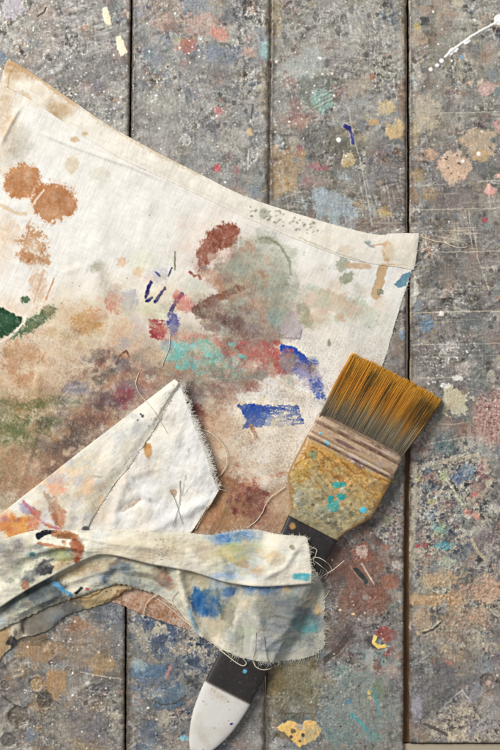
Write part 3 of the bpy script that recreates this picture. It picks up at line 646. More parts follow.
# ================================================================== heights already taken, for draping
HX0, HY0 = -70, -70
HT = np.zeros((900, 640))
def taken(x, y, z):
    i = np.clip(np.round(x - HX0).astype(int), 0, HT.shape[1] - 1); j = np.clip(np.round(y - HY0).astype(int), 0, HT.shape[0] - 1)
    np.maximum.at(HT, (j.ravel(), i.ravel()), z.ravel())
def dil(A, r):
    for ax in (0, 1):
        B_ = A.copy()
        for k in range(1, r + 1):
            B_ = np.maximum(B_, np.maximum(np.roll(A, k, ax), np.roll(A, -k, ax)))
        A = B_
    return A
def hs(F, x, y):
    fx = np.clip(x - HX0, 0, F.shape[1] - 1.001); fy = np.clip(y - HY0, 0, F.shape[0] - 1.001)
    i = fx.astype(int); j = fy.astype(int); u = fx - i; v = fy - j
    return (F[j, i] * (1 - u) + F[j, i + 1] * u) * (1 - v) + (F[j + 1, i] * (1 - u) + F[j + 1, i + 1] * u) * v

def resample(pts, n, smooth=True):
    p = np.asarray(pts, float)
    if smooth and len(p) > 2:                       # Catmull-Rom
        q = np.vstack([2 * p[0] - p[1], p, 2 * p[-1] - p[-2]]); out = []
        for i in range(1, len(q) - 2):
            t = np.linspace(0, 1, 12, endpoint=False)[:, None]
            a, b, c, d = q[i - 1], q[i], q[i + 1], q[i + 2]
            out.append(.5 * (2 * b + (c - a) * t + (2 * a - 5 * b + 4 * c - d) * t ** 2 + (3 * b - a - 3 * c + d) * t ** 3))
        p = np.vstack(out + [p[-1:]])
    L = np.concatenate([[0], np.cumsum(np.hypot(*np.diff(p, axis=0).T))])
    s = np.linspace(0, L[-1], n)
    return np.stack([np.interp(s, L, p[:, 0]), np.interp(s, L, p[:, 1])], -1)

def rag_edge(p, amp, seed):
    if not amp: return p
    d = np.gradient(p, axis=0); nrm = np.stack([-d[:, 1], d[:, 0]], -1) / (np.hypot(*d.T)[:, None] + 1e-9)
    s = np.arange(len(p)) * .6
    w = amp * (fbm(s, s * 0 + seed, 3, 3, seed) + .7 * fbm(s, s * 0 + 9, 12, 2, seed + 2))
    w *= np.minimum(1, np.minimum(np.arange(len(p)), np.arange(len(p))[::-1]) / 6)
    return p + nrm * w[:, None]

def coons(top, right, bottom, left, nu, nv, rag=(0, 0, 0, 0), seed=0, smooth=(1, 1, 1, 1)):
    t = rag_edge(resample(top, nu, smooth[0]), rag[0], seed + 1); b = rag_edge(resample(bottom, nu, smooth[2]), rag[2], seed + 2)
    l = rag_edge(resample(left, nv, smooth[3]), rag[3], seed + 3); r = rag_edge(resample(right, nv, smooth[1]), rag[1], seed + 4)
    u = np.linspace(0, 1, nu)[None, :, None]; v = np.linspace(0, 1, nv)[:, None, None]
    S = (1 - v) * t[None] + v * b[None] + (1 - u) * l[:, None] + u * r[:, None] \
        - ((1 - u) * (1 - v) * t[0] + u * (1 - v) * t[-1] + (1 - u) * v * b[0] + u * v * b[-1])
    return S[..., 0], S[..., 1]

def creases(x, y, lst):
    z = 0
    for pts, w, h in lst:
        d, t = pdist(x, y, pts)
        z = z + h * np.exp(-(d / w) ** 2) * np.minimum(1, np.minimum(t, 1 - t) * 6 + .15)
    return z

def sheet(name, x, y, z, cv, parent, curl=None, thick=.8, back=None):
    """cloth sheet from a grid of points; curl = (side, radius) tucks that side under as a rounded fold"""
    c, h, r = cv.sample(x, y)
    z = z + h
    if curl:
        side, rad = curl
        if side == 'bottom': sl, inn = (-1,), (-4,)
        elif side == 'top': sl, inn = (0,), (3,)
        ex, ey, ez = x[sl[0]], y[sl[0]], z[sl[0]]
        dx, dy = ex - x[inn[0]], ey - y[inn[0]]; L = np.hypot(dx, dy) + 1e-9; dx, dy = dx / L, dy / L
        ext = []
        for th in np.linspace(0, math.pi, 9)[1:]:
            ext.append((ex + dx * rad * math.sin(th), ey + dy * rad * math.sin(th), ez - rad * (1 - math.cos(th))))
        for k in (3, 7, 12):
            ext.append((ex - dx * k, ey - dy * k, ez - 2 * rad))
        EX = np.array([e[0] for e in ext]); EY = np.array([e[1] for e in ext]); EZ = np.maximum(np.array([e[2] for e in ext]), .4)
        EC = np.repeat(c[sl[0]][None], len(ext), 0)
        if side == 'bottom':
            x, y, z = np.vstack([x, EX]), np.vstack([y, EY]), np.vstack([z, EZ]); c = np.concatenate([c, EC]); r = np.vstack([r, np.repeat(r[-1:], len(ext), 0)])
        else:
            x, y, z = np.vstack([EX[::-1], x]), np.vstack([EY[::-1], y]), np.vstack([EZ[::-1], z]); c = np.concatenate([EC[::-1], c]); r = np.vstack([np.repeat(r[:1], len(ext), 0), r])
    ny, nx = x.shape
    V = np.stack([x, y, z], -1).reshape(-1, 3)
    rim, sf = skirt(ny, nx, len(V))
    Vb = V[rim].copy(); Vb[:, 2] -= thick
    C = np.concatenate([c.reshape(-1, 3), c.reshape(-1, 3)[rim]])
    R = np.concatenate([r.ravel(), r.ravel()[rim]])
    o = make_obj(name, np.concatenate([V, Vb]), [gridfaces(ny, nx), sf], M_cloth, parent, C, R)
    taken(x, y, z)
    return o

def weave(cv, ang, amt=1.0, seed=0):
    a = math.radians(ang)
    u = cv.X * math.cos(a) + cv.Y * math.sin(a); v = -cv.X * math.sin(a) + cv.Y * math.cos(a)
    n1 = gnoise(u / 1.15, v / 11, seed); n2 = gnoise(u / 13, v / 1.15, seed + 1)
    n3 = gnoise(u / 2.4, v / 40, seed + 2); n4 = gnoise(u / 40, v / 2.6, seed + 3)
    n = (n1 + n2) * .6 + (n3 + n4) * .45
    cv.c *= (1 + amt * .022 * n)[..., None]
    cv.h += amt * .10 * n
    cv.r[:] = .75

def tubes(name, strands, mat, parent, sides=4, col=None):
    """strands: list of (points (n,3) in pixel units, radius at root, radius at tip)"""
    V = []; F = []; C = []; off = 0
    ang = np.linspace(0, 2 * math.pi, sides, endpoint=False)
    for si, (p, r0, r1) in enumerate(strands):
        p = np.asarray(p, float); n = len(p)
        d = np.gradient(p, axis=0); d /= np.linalg.norm(d, axis=1)[:, None] + 1e-9
        up = np.array([0, 0, 1.0]); a = np.cross(d, up); la = np.linalg.norm(a, axis=1)[:, None]
        a = np.where(la < 1e-3, np.array([[1., 0, 0]]), a / (la + 1e-9)); b = np.cross(a, d)
        rad = np.linspace(r0, r1, n)[:, None, None]
        ring = p[:, None] + rad * (np.cos(ang)[None, :, None] * a[:, None] + np.sin(ang)[None, :, None] * b[:, None])
        V.append(ring.reshape(-1, 3))
        i = np.arange(n * sides).reshape(n, sides) + off
        j = np.roll(i, -1, 1)
        F.append(np.stack([i[:-1], j[:-1], j[1:], i[1:]], -1).reshape(-1, 4))
        if col is not None: C.append(np.repeat(col[si], sides, 0))
        off += n * sides
    return make_obj(name, np.vstack(V), np.vstack(F), mat, parent, np.vstack(C) if col is not None else None, np.full(off, .5) if col is not None else None)

def fringe(name, pts, out, parent, n, l0, l1, seed, rad=.3, drop=.5, zoff=-.2, cols=None, smooth=False, scat=.45):
    """short frayed yarn ends along an edge; out=(x,y) is roughly where they point"""
    g = np.random.default_rng(seed); e = resample(pts, 400, smooth); st = []; cc = []; n = int(n * .5); cen = g.uniform(0, 400, 22)
    for k in range(n):
        i = int(np.clip(g.integers(0, 400) if g.random() < .4 else g.normal(cen[int(g.integers(0, len(cen)))], 5), 0, 399)); p = e[i]; d = e[min(399, i + 2)] - e[max(0, i - 2)]; d = d / (np.hypot(*d) + 1e-9)
        nr = np.array([-d[1], d[0]]); nr = nr if nr @ np.array(out) > 0 else -nr
        L = l0 + (l1 * 1.25 - l0) * g.random() ** 2.6; dirv = nr + d * g.normal(0, scat); dirv /= np.hypot(*dirv); bend = g.normal(0, 1.0); wig = g.normal(0, .5); ph = g.uniform(0, 6)
        z0 = float(hs(HT, np.array([p[0] - nr[0] * 1.5]), np.array([p[1] - nr[1] * 1.5]))[0]) + zoff
        q = []
        for t in np.linspace(0, 1, 6):
            o = p - nr * 1.2 + dirv * (L + 1.2) * t + d * (bend * L * t * t * .5 + wig * math.sin(ph + 5 * t) * t)
            q.append((o[0], o[1], max(.5, z0 - drop * L * .35 * t * t + g.normal(0, .12))))
        st.append((q, rad * g.uniform(.7, 1.25), rad * .45))
        base = np.array(cols[int(g.integers(0, len(cols)))] if cols else (232, 226, 212)) * g.uniform(.88, 1.03)
        cc.append(np.tile(base, (6, 1)))
    return tubes(name, st, M_cloth, parent, 4, cc)

def thread(pts, zs, r, parent, col=(224, 214, 192), rel=True):
    p = resample(pts, 40); t = np.linspace(0, 1, 40); z = np.interp(t, np.linspace(0, 1, len(zs)), zs)
    if rel:
        F = blur(dil(HT, 1), 1); z = z + hs(F, p[:, 0], p[:, 1]) + r
    wob = .35 * fbm(t * 20, t * 0 + pts[0][0], 1.6, 2, int(pts[0][1]))
    q = np.stack([p[:, 0] + wob, p[:, 1] + wob, z], -1)
    return tubes('loose_thread', [(q, r, r * .8)], M_cloth, parent, 6, [np.tile(np.array(col, float), (40, 1))])

# ================================================================== THE RAG: the flat part
rag = empty('canvas_rag', 180, 380, 0, 'crumpled off-white canvas rag smeared with paint stains, its end folded over the brush handle', 'rag')
S = Canvas(-45, 50, 430, 645, 2.2, (234, 229, 219)); S.wfreq = math.radians(24)
B = S.blob
X, Y = S.X, S.Y
S.c += (5 * fbm(X, Y, 45, 4, 401) + 3 * fbm(X, Y, 8, 4, 411))[..., None] * np.array([1, 1.05, 1.2])
# washes
for a in [(60, 380, 85, 45, (212, 182, 142), .7), (110, 330, 55, 40, (222, 198, 162), .6), (60, 330, 70, 36, (222, 198, 162), .6), (150, 300, 40, 30, (226, 212, 184), .5), (10, 380, 50, 60, (204, 168, 128), .6), (250, 470, 60, 60, (220, 192, 160), .45),
          (40, 440, 70, 50, (188, 158, 118), .6), (20, 490, 40, 45, (170, 144, 102), .55), (240, 310, 60, 60, (216, 196, 176), .7), (330, 310, 40, 24, (222, 206, 180), .6), (340, 350, 24, 18, (220, 214, 190), .4), (200, 540, 120, 50, (170, 128, 92), .8), (225, 505, 60, 40, (168, 120, 82), .8), (280, 520, 30, 40, (200, 164, 128), .6),
          (130, 375, 60, 30, (170, 132, 104), .75), (185, 360, 60, 28, (170, 144, 120), .75), (110, 420, 40, 30, (156, 122, 96), .7), (150, 610, 80, 34, (168, 108, 72), 1)]:
    B(*a[:4], a[4], a[5], soft=.7, warp=.5, ws=26)
# top left
B(4, 115, 12, 45, (196, 160, 116), .65, soft=.6); B(14, 72, 16, 7, (168, 128, 84), .75, ang=20, soft=.5); B(18, 146, 12, 16, (158, 148, 124), .6, soft=.6)
B(30, 95, 16, 8, (206, 180, 140), .5, ang=35, soft=.6); B(72, 165, 7, 10, (206, 180, 140), .5, dry=.3); B(75, 140, 4, 3, (196, 160, 110), .6); B(100, 175, 10, 8, (214, 206, 184), .5)
B(22, 182, 20, 18, (190, 124, 72), .93, ang=20, soft=.16, warp=.25, dry=.22, ds=2); B(54, 202, 23.5, 20, (184, 116, 66), .93, soft=.14, warp=.25, dry=.20, ds=2)
B(24, 184, 13, 11, (176, 106, 60), .6, soft=.5); B(56, 200, 14, 10, (168, 102, 58), .5, soft=.6); B(50, 212, 9, 6, (204, 158, 122), .6, soft=.5)
S.line([(28, 212), (36, 200), (44, 190)], 1.0, (232, 214, 190), .85, .7); S.line([(0, 205), (18, 214), (26, 214)], 2.0, (214, 178, 134), .5, 1.5, dry=.3)
B(33, 246, 15, 20, (188, 128, 78), .85, ang=-15, soft=.4, dry=.55, ds=2.2); B(34, 250, 6, 8, (232, 224, 212), .7, soft=.5); B(28, 258, 12, 6, (184, 122, 72), .8, ang=20, dry=.4); B(45, 260, 6, 7, (184, 122, 72), .7, dry=.45)
B(38, 285, 9, 18, (204, 156, 116), .55, dry=.5); S.line([(46, 300), (54, 278)], .8, (196, 140, 100), .7, dry=.3); S.line([(34, 302), (44, 270)], 1.2, (206, 160, 120), .5, dry=.3)
B(3, 240, 9, 26, (222, 192, 156), .65, soft=.6); B(12, 232, 10, 14, (220, 190, 160), .5, dry=.4)
# greens at left
S.poly([(-6, 304), (5, 309), (16, 315), (23, 318), (20, 325), (10, 334), (-6, 341)], (44, 82, 56), .97, .7, 1.4, ws=3)
B(8, 318, 8, 4, (70, 104, 76), .5, dry=.4); B(25, 300, 4.5, 3.6, (70, 98, 66), .9, dry=.3); B(36, 322, 26, 7, (66, 96, 62), .9, ang=-33, soft=.3, dry=.42, ds=2); B(48, 311, 7, 6, (120, 116, 80), .7, dry=.2)
S.line([(0, 342), (14, 334), (24, 322), (26, 316)], .9, (238, 233, 224), .6, .7)
B(62, 318, 12, 18, (204, 172, 132), .6, soft=.6, ang=-35); B(88, 322, 17, 14, (198, 144, 84), .9, soft=.35, dry=.4, ds=1.8); B(66, 336, 20, 4, (212, 186, 140), .5, ang=25)
B(97, 267, 6, 4.5, (152, 146, 122), .75, soft=.6, ang=-20); B(104, 280, 6, 14, (182, 174, 156), .7, soft=.6); B(112, 297, 6, 8, (206, 196, 172), .5)
B(20, 362, 20, 22, (188, 134, 94), .8, soft=.5, dry=.25); B(10, 352, 9, 5, (150, 110, 76), .6, dry=.5); B(25, 385, 22, 14, (196, 146, 106), .6, soft=.6); S.line([(38, 370), (30, 395), (22, 415)], .6, (224, 196, 150), .8)
B(34, 405, 24, 6, (82, 98, 54), .85, ang=-8, soft=.4, dry=.4); B(16, 428, 32, 16, (88, 98, 56), .85, soft=.4, dry=.48, ds=2.2); B(2, 415, 20, 20, (110, 112, 70), .5, soft=.6, dry=.3); B(10, 455, 20, 12, (180, 158, 112), .7, soft=.5); B(-5, 470, 20, 30, (150, 130, 90), .6, soft=.6)
B(40, 395, 40, 6, (160, 136, 88), .6, soft=.6)
# dark and mauve bank above the folded corner
B(85, 400, 28, 17, (142, 122, 118), .75, soft=.45, dry=.1); B(78, 388, 12, 7, (160, 148, 156), .85, soft=.3); S.line([(58, 415), (60, 400), (70, 388), (80, 386)], .7, (196, 182, 178), .7); B(72, 402, 12, 6, (104, 116, 92), .7, dry=.35)
B(96, 418, 26, 12, (188, 130, 98), .85, dry=.35, ds=1.8); B(90, 428, 20, 14, (86, 78, 84), .7, dry=.52); B(75, 436, 18, 12, (122, 106, 98), .85, soft=.5, ang=-35); B(62, 458, 24, 14, (88, 74, 68), .92, ang=-38, soft=.45, dry=.1); B(50, 448, 12, 18, (128, 104, 84), .6, soft=.6)
B(100, 432, 8, 6, (70, 82, 110), .6, dry=.5); B(40, 492, 36, 16, (172, 122, 94), .9, ang=-38, soft=.5); B(25, 480, 18, 16, (162, 122, 90), .7, soft=.6)
B(112, 402, 18, 5, (84, 78, 124), .8, ang=-6, dry=.4); B(124, 394, 10, 11, (172, 62, 84), .85, soft=.5, dry=.15); B(132, 388, 8, 6, (150, 70, 84), .6, soft=.5); B(108, 388, 8, 5, (170, 96, 96), .5, dry=.3); B(140, 402, 12, 10, (140, 96, 88), .7, soft=.5)
B(105, 376, 12, 8, (130, 96, 84), .6, dry=.35); B(122, 366, 10, 9, (112, 92, 100), .7, dry=.4); B(100, 363, 5, 4, (150, 64, 56), .7, dry=.3); B(88, 360, 8, 3, (120, 116, 124), .6, dry=.5, ang=25); B(118, 360, 5, 6, (74, 70, 112), .6, dry=.5)
S.line([(116, 364), (120, 356), (126, 351), (129, 357)], 1.1, (104, 58, 40), .85, .7); S.line([(122, 354), (128, 356)], .9, (216, 160, 100), .7); B(148, 368, 12, 8, (130, 110, 120), .6, dry=.4); B(155, 380, 20, 8, (150, 116, 92), .6, soft=.6)
# pale greens, reds, indigo marks
B(140, 262, 13, 10, (214, 216, 180), .55, soft=.6); B(122, 262, 5, 5, (224, 180, 134), .6, dry=.3); B(138, 272, 6, 5, (224, 184, 138), .6, dry=.2); B(150, 310, 9, 10, (206, 210, 168), .6, soft=.5); B(165, 312, 8, 6, (222, 222, 200), .6)
B(114, 302, 10, 12, (206, 124, 104), .75, dry=.5); B(130, 300, 9, 10, (160, 162, 176), .6, dry=.45); B(126, 335, 20, 14, (220, 176, 142), .6, soft=.5, dry=.2); B(124, 343, 7, 7, (150, 140, 160), .5, dry=.5)
for p, w in [([(151, 282), (148, 290), (146, 297)], 1.7), ([(165, 288), (160, 295), (155, 302)], 1.5), ([(152, 298), (147, 301)], 1.6), ([(160, 276), (156, 272)], .8), ([(172, 268), (168, 276)], .8)]:
    S.line(p, w, (56, 50, 112), .92, .7, .8, dry=.25)
B(158, 275, 10, 8, (176, 176, 196), .45, dry=.5); S.line([(175, 252), (175, 270)], .7, (124, 124, 96), .8)
S.poly([(148, 320), (157, 318), (164, 321), (166, 336), (158, 340), (150, 338)], (160, 50, 60), .85, 2.4, 2.6, dry=.8); B(162, 332, 7, 8, (190, 110, 104), .7, dry=.4); B(173, 323, 6.5, 11, (70, 70, 146), .9, soft=.3, dry=.2); S.line([(171, 310), (176, 302), (182, 294)], 2.0, (58, 52, 116), .9, .8, 1, dry=.2)
B(185, 303, 12, 9, (208, 112, 100), .8, dry=.35, ang=25); B(178, 296, 5, 6, (200, 96, 88), .6, dry=.3); B(195, 298, 6, 7, (224, 186, 164), .6, soft=.5)
# rust marks
B(214, 243, 30, 27, (224, 188, 166), .6, soft=.7); B(226, 236, 14, 12.5, (142, 70, 50), .95, ang=-25, soft=.16, warp=.28, dry=.08, ws=7); B(207, 252, 10, 19, (148, 84, 64), .9, ang=25, soft=.3, dry=.25, ds=2); B(214, 240, 8, 12, (130, 66, 50), .6, dry=.3)
S.line([(190, 272), (194, 277), (199, 274), (200, 279)], 1.0, (150, 76, 58), .85, .6, 1.5); B(204, 270, 6, 4, (160, 150, 146), .7, dry=.3); B(222, 258, 14, 6, (226, 196, 180), .5)
B(195, 285, 14, 10, (196, 196, 176), .5, soft=.5, dry=.2); B(200, 300, 8, 7, (180, 180, 160), .6, dry=.25)
# sage and brown cloud
B(258, 305, 38, 48, (170, 152, 134), .88, soft=.4, warp=.4, dry=.1); B(262, 265, 28, 30, (184, 184, 164), .8, soft=.35); B(272, 262, 18, 22, (204, 202, 184), .7, soft=.5)
S.line([(258, 239), (268, 238), (280, 246), (289, 260), (291, 275)], 1.3, (138, 142, 116), .7, 1.2, 1.5); B(265, 240, 9, 4, (150, 152, 126), .6, dry=.2)
B(242, 252, 14, 10, (176, 126, 102), .7, dry=.3, soft=.5); B(232, 285, 15, 14, (180, 124, 92), .75, soft=.5, dry=.1); B(258, 281, 13, 9, (184, 126, 90), .75, soft=.5, dry=.15); B(243, 270, 18, 14, (150, 148, 122), .55, soft=.5); B(278, 300, 14, 30, (150, 158, 142), .75, soft=.5, dry=.15); B(265, 305, 16, 12, (170, 122, 96), .5, soft=.5)
S.line([(201, 307), (216, 299), (230, 292), (240, 288)], 4, (124, 78, 60), .8, 2, 2, dry=.2); S.poly([(214, 302), (232, 301), (243, 312), (228, 313)], (202, 204, 180), .9, 1.5, 1.5); B(246, 305, 7, 4, (132, 166, 168), .8, ang=35, dry=.2); B(248, 312, 5, 3, (110, 120, 160), .7)
S.line([(197, 310), (215, 318), (235, 325), (248, 335)], 5, (120, 90, 82), .78, 3, 2, dry=.2); B(206, 312, 12, 7, (104, 74, 66), .6, dry=.3); B(240, 322, 22, 12, (136, 110, 108), .75, soft=.5, dry=.15); B(262, 335, 24, 10, (140, 118, 112), .65, soft=.5, dry=.2); B(275, 318, 8, 10, (134, 168, 164), .6, dry=.2)
B(292, 326, 12, 15, (176, 162, 164), .85, soft=.3, dry=.25); S.line([(284, 338), (300, 339), (302, 330)], .8, (146, 130, 140), .7); B(304, 315, 6, 12, (160, 158, 130), .85, ang=-15, soft=.35); B(293, 305, 8, 6, (180, 150, 130), .5, dry=.3)
B(200, 342, 28, 9, (194, 116, 100), .75, ang=12, dry=.38); B(186, 330, 14, 6, (188, 170, 148), .7, soft=.5); B(255, 356, 44, 13, (194, 112, 100), .82, ang=14, dry=.38, ds=1.5); B(270, 358, 14, 11, (178, 60, 62), .7, dry=.55); B(285, 368, 10, 7, (190, 70, 72), .75, dry=.45); B(228, 350, 10, 5, (134, 92, 76), .7, dry=.2); B(240, 344, 20, 4, (150, 120, 112), .6, dry=.3)
# turquoise
B(181, 350, 17, 11, (118, 198, 192), .88, soft=.4, dry=.3); B(205, 352, 15, 11, (168, 178, 150), .85, soft=.5); B(203, 343, 6, 4, (110, 200, 198), .8, dry=.25); B(222, 366, 26, 13, (110, 190, 178), .92, ang=20, soft=.4, dry=.24); B(198, 360, 9, 5, (110, 196, 190), .75, dry=.3); B(168, 346, 6, 7, (130, 140, 170), .6, dry=.3)
B(240, 378, 20, 6, (150, 170, 150), .6, ang=10, dry=.25); B(170, 372, 26, 10, (162, 140, 112), .75, soft=.5); B(200, 378, 24, 8, (150, 134, 108), .7, soft=.5); B(205, 390, 26, 7, (128, 92, 80), .7, dry=.3); B(186, 400, 14, 22, (96, 88, 90), .9, soft=.5, ang=-20); B(205, 402, 16, 14, (140, 124, 116), .75, dry=.2, soft=.5); B(198, 416, 8, 11, (124, 56, 58), .85, soft=.4, dry=.2); B(225, 398, 14, 12, (176, 130, 106), .7, dry=.35, soft=.5); B(240, 385, 26, 7, (168, 128, 112), .6, dry=.4)  # soft dark grey patch along the flap edge paints its cast shadow
B(250, 388, 8, 6, (140, 84, 76), .6, dry=.4)
# ultramarine
S.poly([(238, 405), (252, 404), (278, 405), (298, 405), (305, 424), (290, 426), (262, 427), (243, 428), (247, 420)], (40, 78, 172), .95, .9, 1.5, dry=.95, grad=(232, 282), ds=1.5)
B(250, 418, 8, 8, (70, 96, 160), .5, soft=.5); S.line([(283, 348), (292, 350), (302, 357), (308, 366)], 3.6, (40, 72, 178), .93, 1.2, 1.5, dry=.3); B(288, 356, 8, 5, (70, 76, 150), .7, ang=20); B(290, 363, 10, 11, (134, 128, 140), .88, ang=-20, soft=.25); B(291, 364, 5, 7, (160, 152, 142), .6, soft=.5)
B(304, 368, 9, 12, (70, 90, 180), .8, ang=-40, dry=.52, ds=1.7); B(310, 376, 13, 14, (176, 160, 180), .75, dry=.42, ang=-40); B(318, 388, 7, 13, (58, 86, 176), .85, ang=-25, dry=.5, ds=1.7); B(312, 362, 6, 4, (50, 80, 180), .7, dry=.5)
B(290, 382, 9, 6, (206, 180, 160), .5, dry=.3); S.line([(270, 375), (290, 388), (312, 398)], 1.5, (226, 206, 180), .6, 1.5)
# lower right
S.line([(251, 426), (255, 434), (258, 441)], 2.2, (150, 96, 72), .85, 1.5, 1, dry=.15); S.line([(248, 432), (252, 445), (250, 452)], 1.2, (186, 128, 100), .6, 1.2); B(222, 432, 28, 18, (206, 162, 122), .7, soft=.6); B(213, 425, 16, 22, (178, 124, 88), .7, soft=.6); B(238, 448, 20, 22, (226, 198, 164), .7, soft=.6); B(280, 440, 20, 26, (228, 212, 188), .6, soft=.6)
B(245, 467, 28, 11, (228, 214, 188), .75, soft=.5, dry=.12); B(218, 480, 18, 18, (160, 108, 74), .8, soft=.6); S.line([(240, 486), (265, 477), (285, 474)], 2.0, (206, 140, 110), .7, 1.5, 2); B(210, 508, 26, 24, (150, 104, 64), .85, soft=.6); B(230, 515, 24, 14, (176, 134, 90), .7, soft=.6)
B(250, 500, 16, 22, (134, 72, 66), .85, ang=-20, soft=.45, dry=.36, ds=1.5); B(240, 495, 8, 8, (150, 64, 68), .6, dry=.45); B(262, 512, 14, 16, (150, 96, 78), .7, soft=.5); B(282, 505, 12, 26, (206, 170, 132), .75, soft=.5); B(270, 525, 30, 10, (168, 124, 94), .7, soft=.6)
# right side leaves and straps
B(342, 265, 8, 6, (166, 168, 142), .8, ang=-45, soft=.3); B(347, 278, 8, 5, (152, 156, 128), .85, ang=-35, soft=.25, dry=.1); B(358, 266, 13, 3.2, (200, 164, 122), .75, ang=4, soft=.4); S.line([(383, 268), (380, 280), (376, 295)], 4.6, (202, 166, 120), .82, 1.5, 1.5, dry=.12); B(380, 292, 4, 3, (136, 136, 112), .85, ang=-25); S.poly([(395, 284), (402, 276), (410, 272), (411, 278), (405, 285), (398, 288)], (104, 148, 168), .88, 1, 1.2, dry=.15)
S.line([(307, 287), (325, 293), (345, 300), (365, 304)], 2.8, (190, 200, 176), .6, 2, 3, dry=.2); B(325, 300, 22, 10, (214, 178, 146), .6, dry=.42); B(340, 318, 5, 5, (204, 150, 110), .7, dry=.3); B(368, 318, 14, 12, (190, 196, 172), .55, dry=.42); B(352, 310, 14, 9, (210, 188, 160), .5, dry=.4); B(329, 343, 1.8, 3.4, (150, 156, 128), .8); B(308, 320, 5, 8, (160, 160, 132), .7, ang=-20); B(386, 340, 8, 30, (222, 216, 192), .5, soft=.6)
for k in range(60):
    S.blob(random.uniform(30, 380), random.uniform(190, 470), .6, .6, random.choice([(150, 110, 90), (130, 130, 130), (180, 140, 110)]), .6, warp=.1)
for k in range(16): S.blob(random.uniform(60, 320), random.uniform(330, 470), random.uniform(8, 18), random.uniform(5, 10), random.choice([(150, 120, 100), (200, 170, 140), (170, 110, 90), (110, 100, 96)]), .4, ang=random.uniform(-40, 40), dry=.55)
CLOUD = [(150, 112, 92), (168, 150, 128), (132, 104, 98), (176, 176, 154), (120, 88, 76), (150, 158, 142), (182, 132, 104), (146, 130, 132)]
dabs(S, 50, 250, 300, 46, 48, CLOUD, 3, 10, 20, .5, 61); dabs(S, 34, 262, 292, 34, 42, [(164, 164, 144), (176, 180, 162), (150, 156, 138), (186, 180, 158)], 3, 10, 60, .6, 78)
dabs(S, 26, 222, 314, 34, 14, [(120, 86, 74), (140, 112, 100), (104, 80, 74), (160, 138, 120)], 2.5, 7, 18, .6, 62)
dabs(S, 60, 215, 372, 100, 22, [(150, 120, 100), (166, 142, 116), (176, 108, 96), (128, 110, 100), (140, 156, 140), (190, 150, 124), (112, 88, 84)], 3, 9, 12, .55, 63)
dabs(S, 26, 262, 354, 46, 13, [(186, 84, 80), (196, 116, 104), (164, 70, 66), (150, 110, 100)], 2, 5, 14, .7, 64)
dabs(S, 34, 210, 358, 46, 16, [(104, 194, 186), (126, 190, 178), (160, 176, 150)], 2, 6, 18, .7, 65)
dabs(S, 80, 108, 398, 62, 44, [(120, 96, 88), (150, 116, 96), (92, 80, 80), (176, 124, 96), (112, 104, 116), (140, 92, 80), (84, 92, 84), (104, 84, 78)], 3, 10, -8, .5, 66)
dabs(S, 30, 70, 440, 36, 26, [(96, 80, 72), (120, 96, 82), (80, 70, 68), (150, 112, 90)], 4, 11, -35, .5, 67, (.1, .35))
dabs(S, 44, 22, 425, 44, 36, [(98, 102, 60), (150, 120, 76), (170, 132, 84), (120, 110, 66), (176, 136, 100)], 3, 10, -10, .5, 68)
dabs(S, 30, 28, 480, 40, 34, [(172, 120, 88), (150, 112, 76), (140, 120, 80), (186, 136, 104)], 5, 13, -30, .45, 69, (.05, .3))
dabs(S, 50, 150, 320, 60, 44, [(222, 176, 150), (210, 190, 150), (206, 140, 116), (190, 190, 160), (176, 170, 180), (230, 200, 160)], 3, 8, 0, .4, 70)
dabs(S, 30, 225, 480, 36, 44, [(160, 108, 74), (190, 140, 100), (146, 96, 70), (206, 166, 126)], 5, 13, 30, .45, 71, (.05, .3))
dabs(S, 24, 248, 500, 20, 22, [(128, 66, 62), (150, 78, 70), (110, 60, 58)], 2, 5, 70, .6, 72)
dabs(S, 40, 335, 305, 46, 22, [(208, 186, 158), (190, 198, 174), (216, 180, 150), (200, 204, 186)], 3, 9, 12, .4, 73)
dabs(S, 24, 60, 335, 50, 40, [(206, 168, 124), (216, 186, 146), (190, 146, 104)], 3, 9, 10, .4, 74)
dabs(S, 70, 190, 400, 120, 60, [(228, 216, 196), (220, 204, 178), (212, 190, 160)], 1.5, 6, 15, .5, 75, (.4, .75))
dabs(S, 40, 265, 450, 40, 34, [(234, 224, 206), (226, 210, 184)], 3, 10, -20, .6, 76, (.2, .5))
dabs(S, 90, 70, 410, 80, 64, [(226, 210, 182), (206, 184, 150), (190, 160, 124), (216, 196, 166)], 1.5, 6, -15, .5, 77, (.4, .75))
stained = ss(215, 160, S.c.mean(-1))
wv = .5 * fbm(X, Y, 1.5, 2, 461) + .5 * fbm(X, Y, 4, 3, 463, .65) + .35 * gnoise((X * .91 + Y * .41) / 1.3, (Y * .91 - X * .41) / 6, 465)
S.put((slice(None), slice(None)), stained * ss(.08, .5, wv) * .30, (222, 208, 184))
S.put((slice(None), slice(None)), stained * ss(.15, .55, -wv) * .2, S.c * .72)
# dirt worked into the weave
dm = ss(.05, .5, fbm(X, Y, 2.0, 3, 421) + .5 * fbm(X, Y, 30, 3, 431)) * ss(300, 390, Y + 20 * fbm(X, Y, 40, 2, 441)) * .22
S.put((slice(None), slice(None)), dm, (112, 92, 78))
crisp(S, 6, .3); crisp(S, 1.5, .08)
lum = S.c.mean(-1, keepdims=True); S.c = lum + (S.c - lum) * .9
weave(S, 24, 1.6, 451)

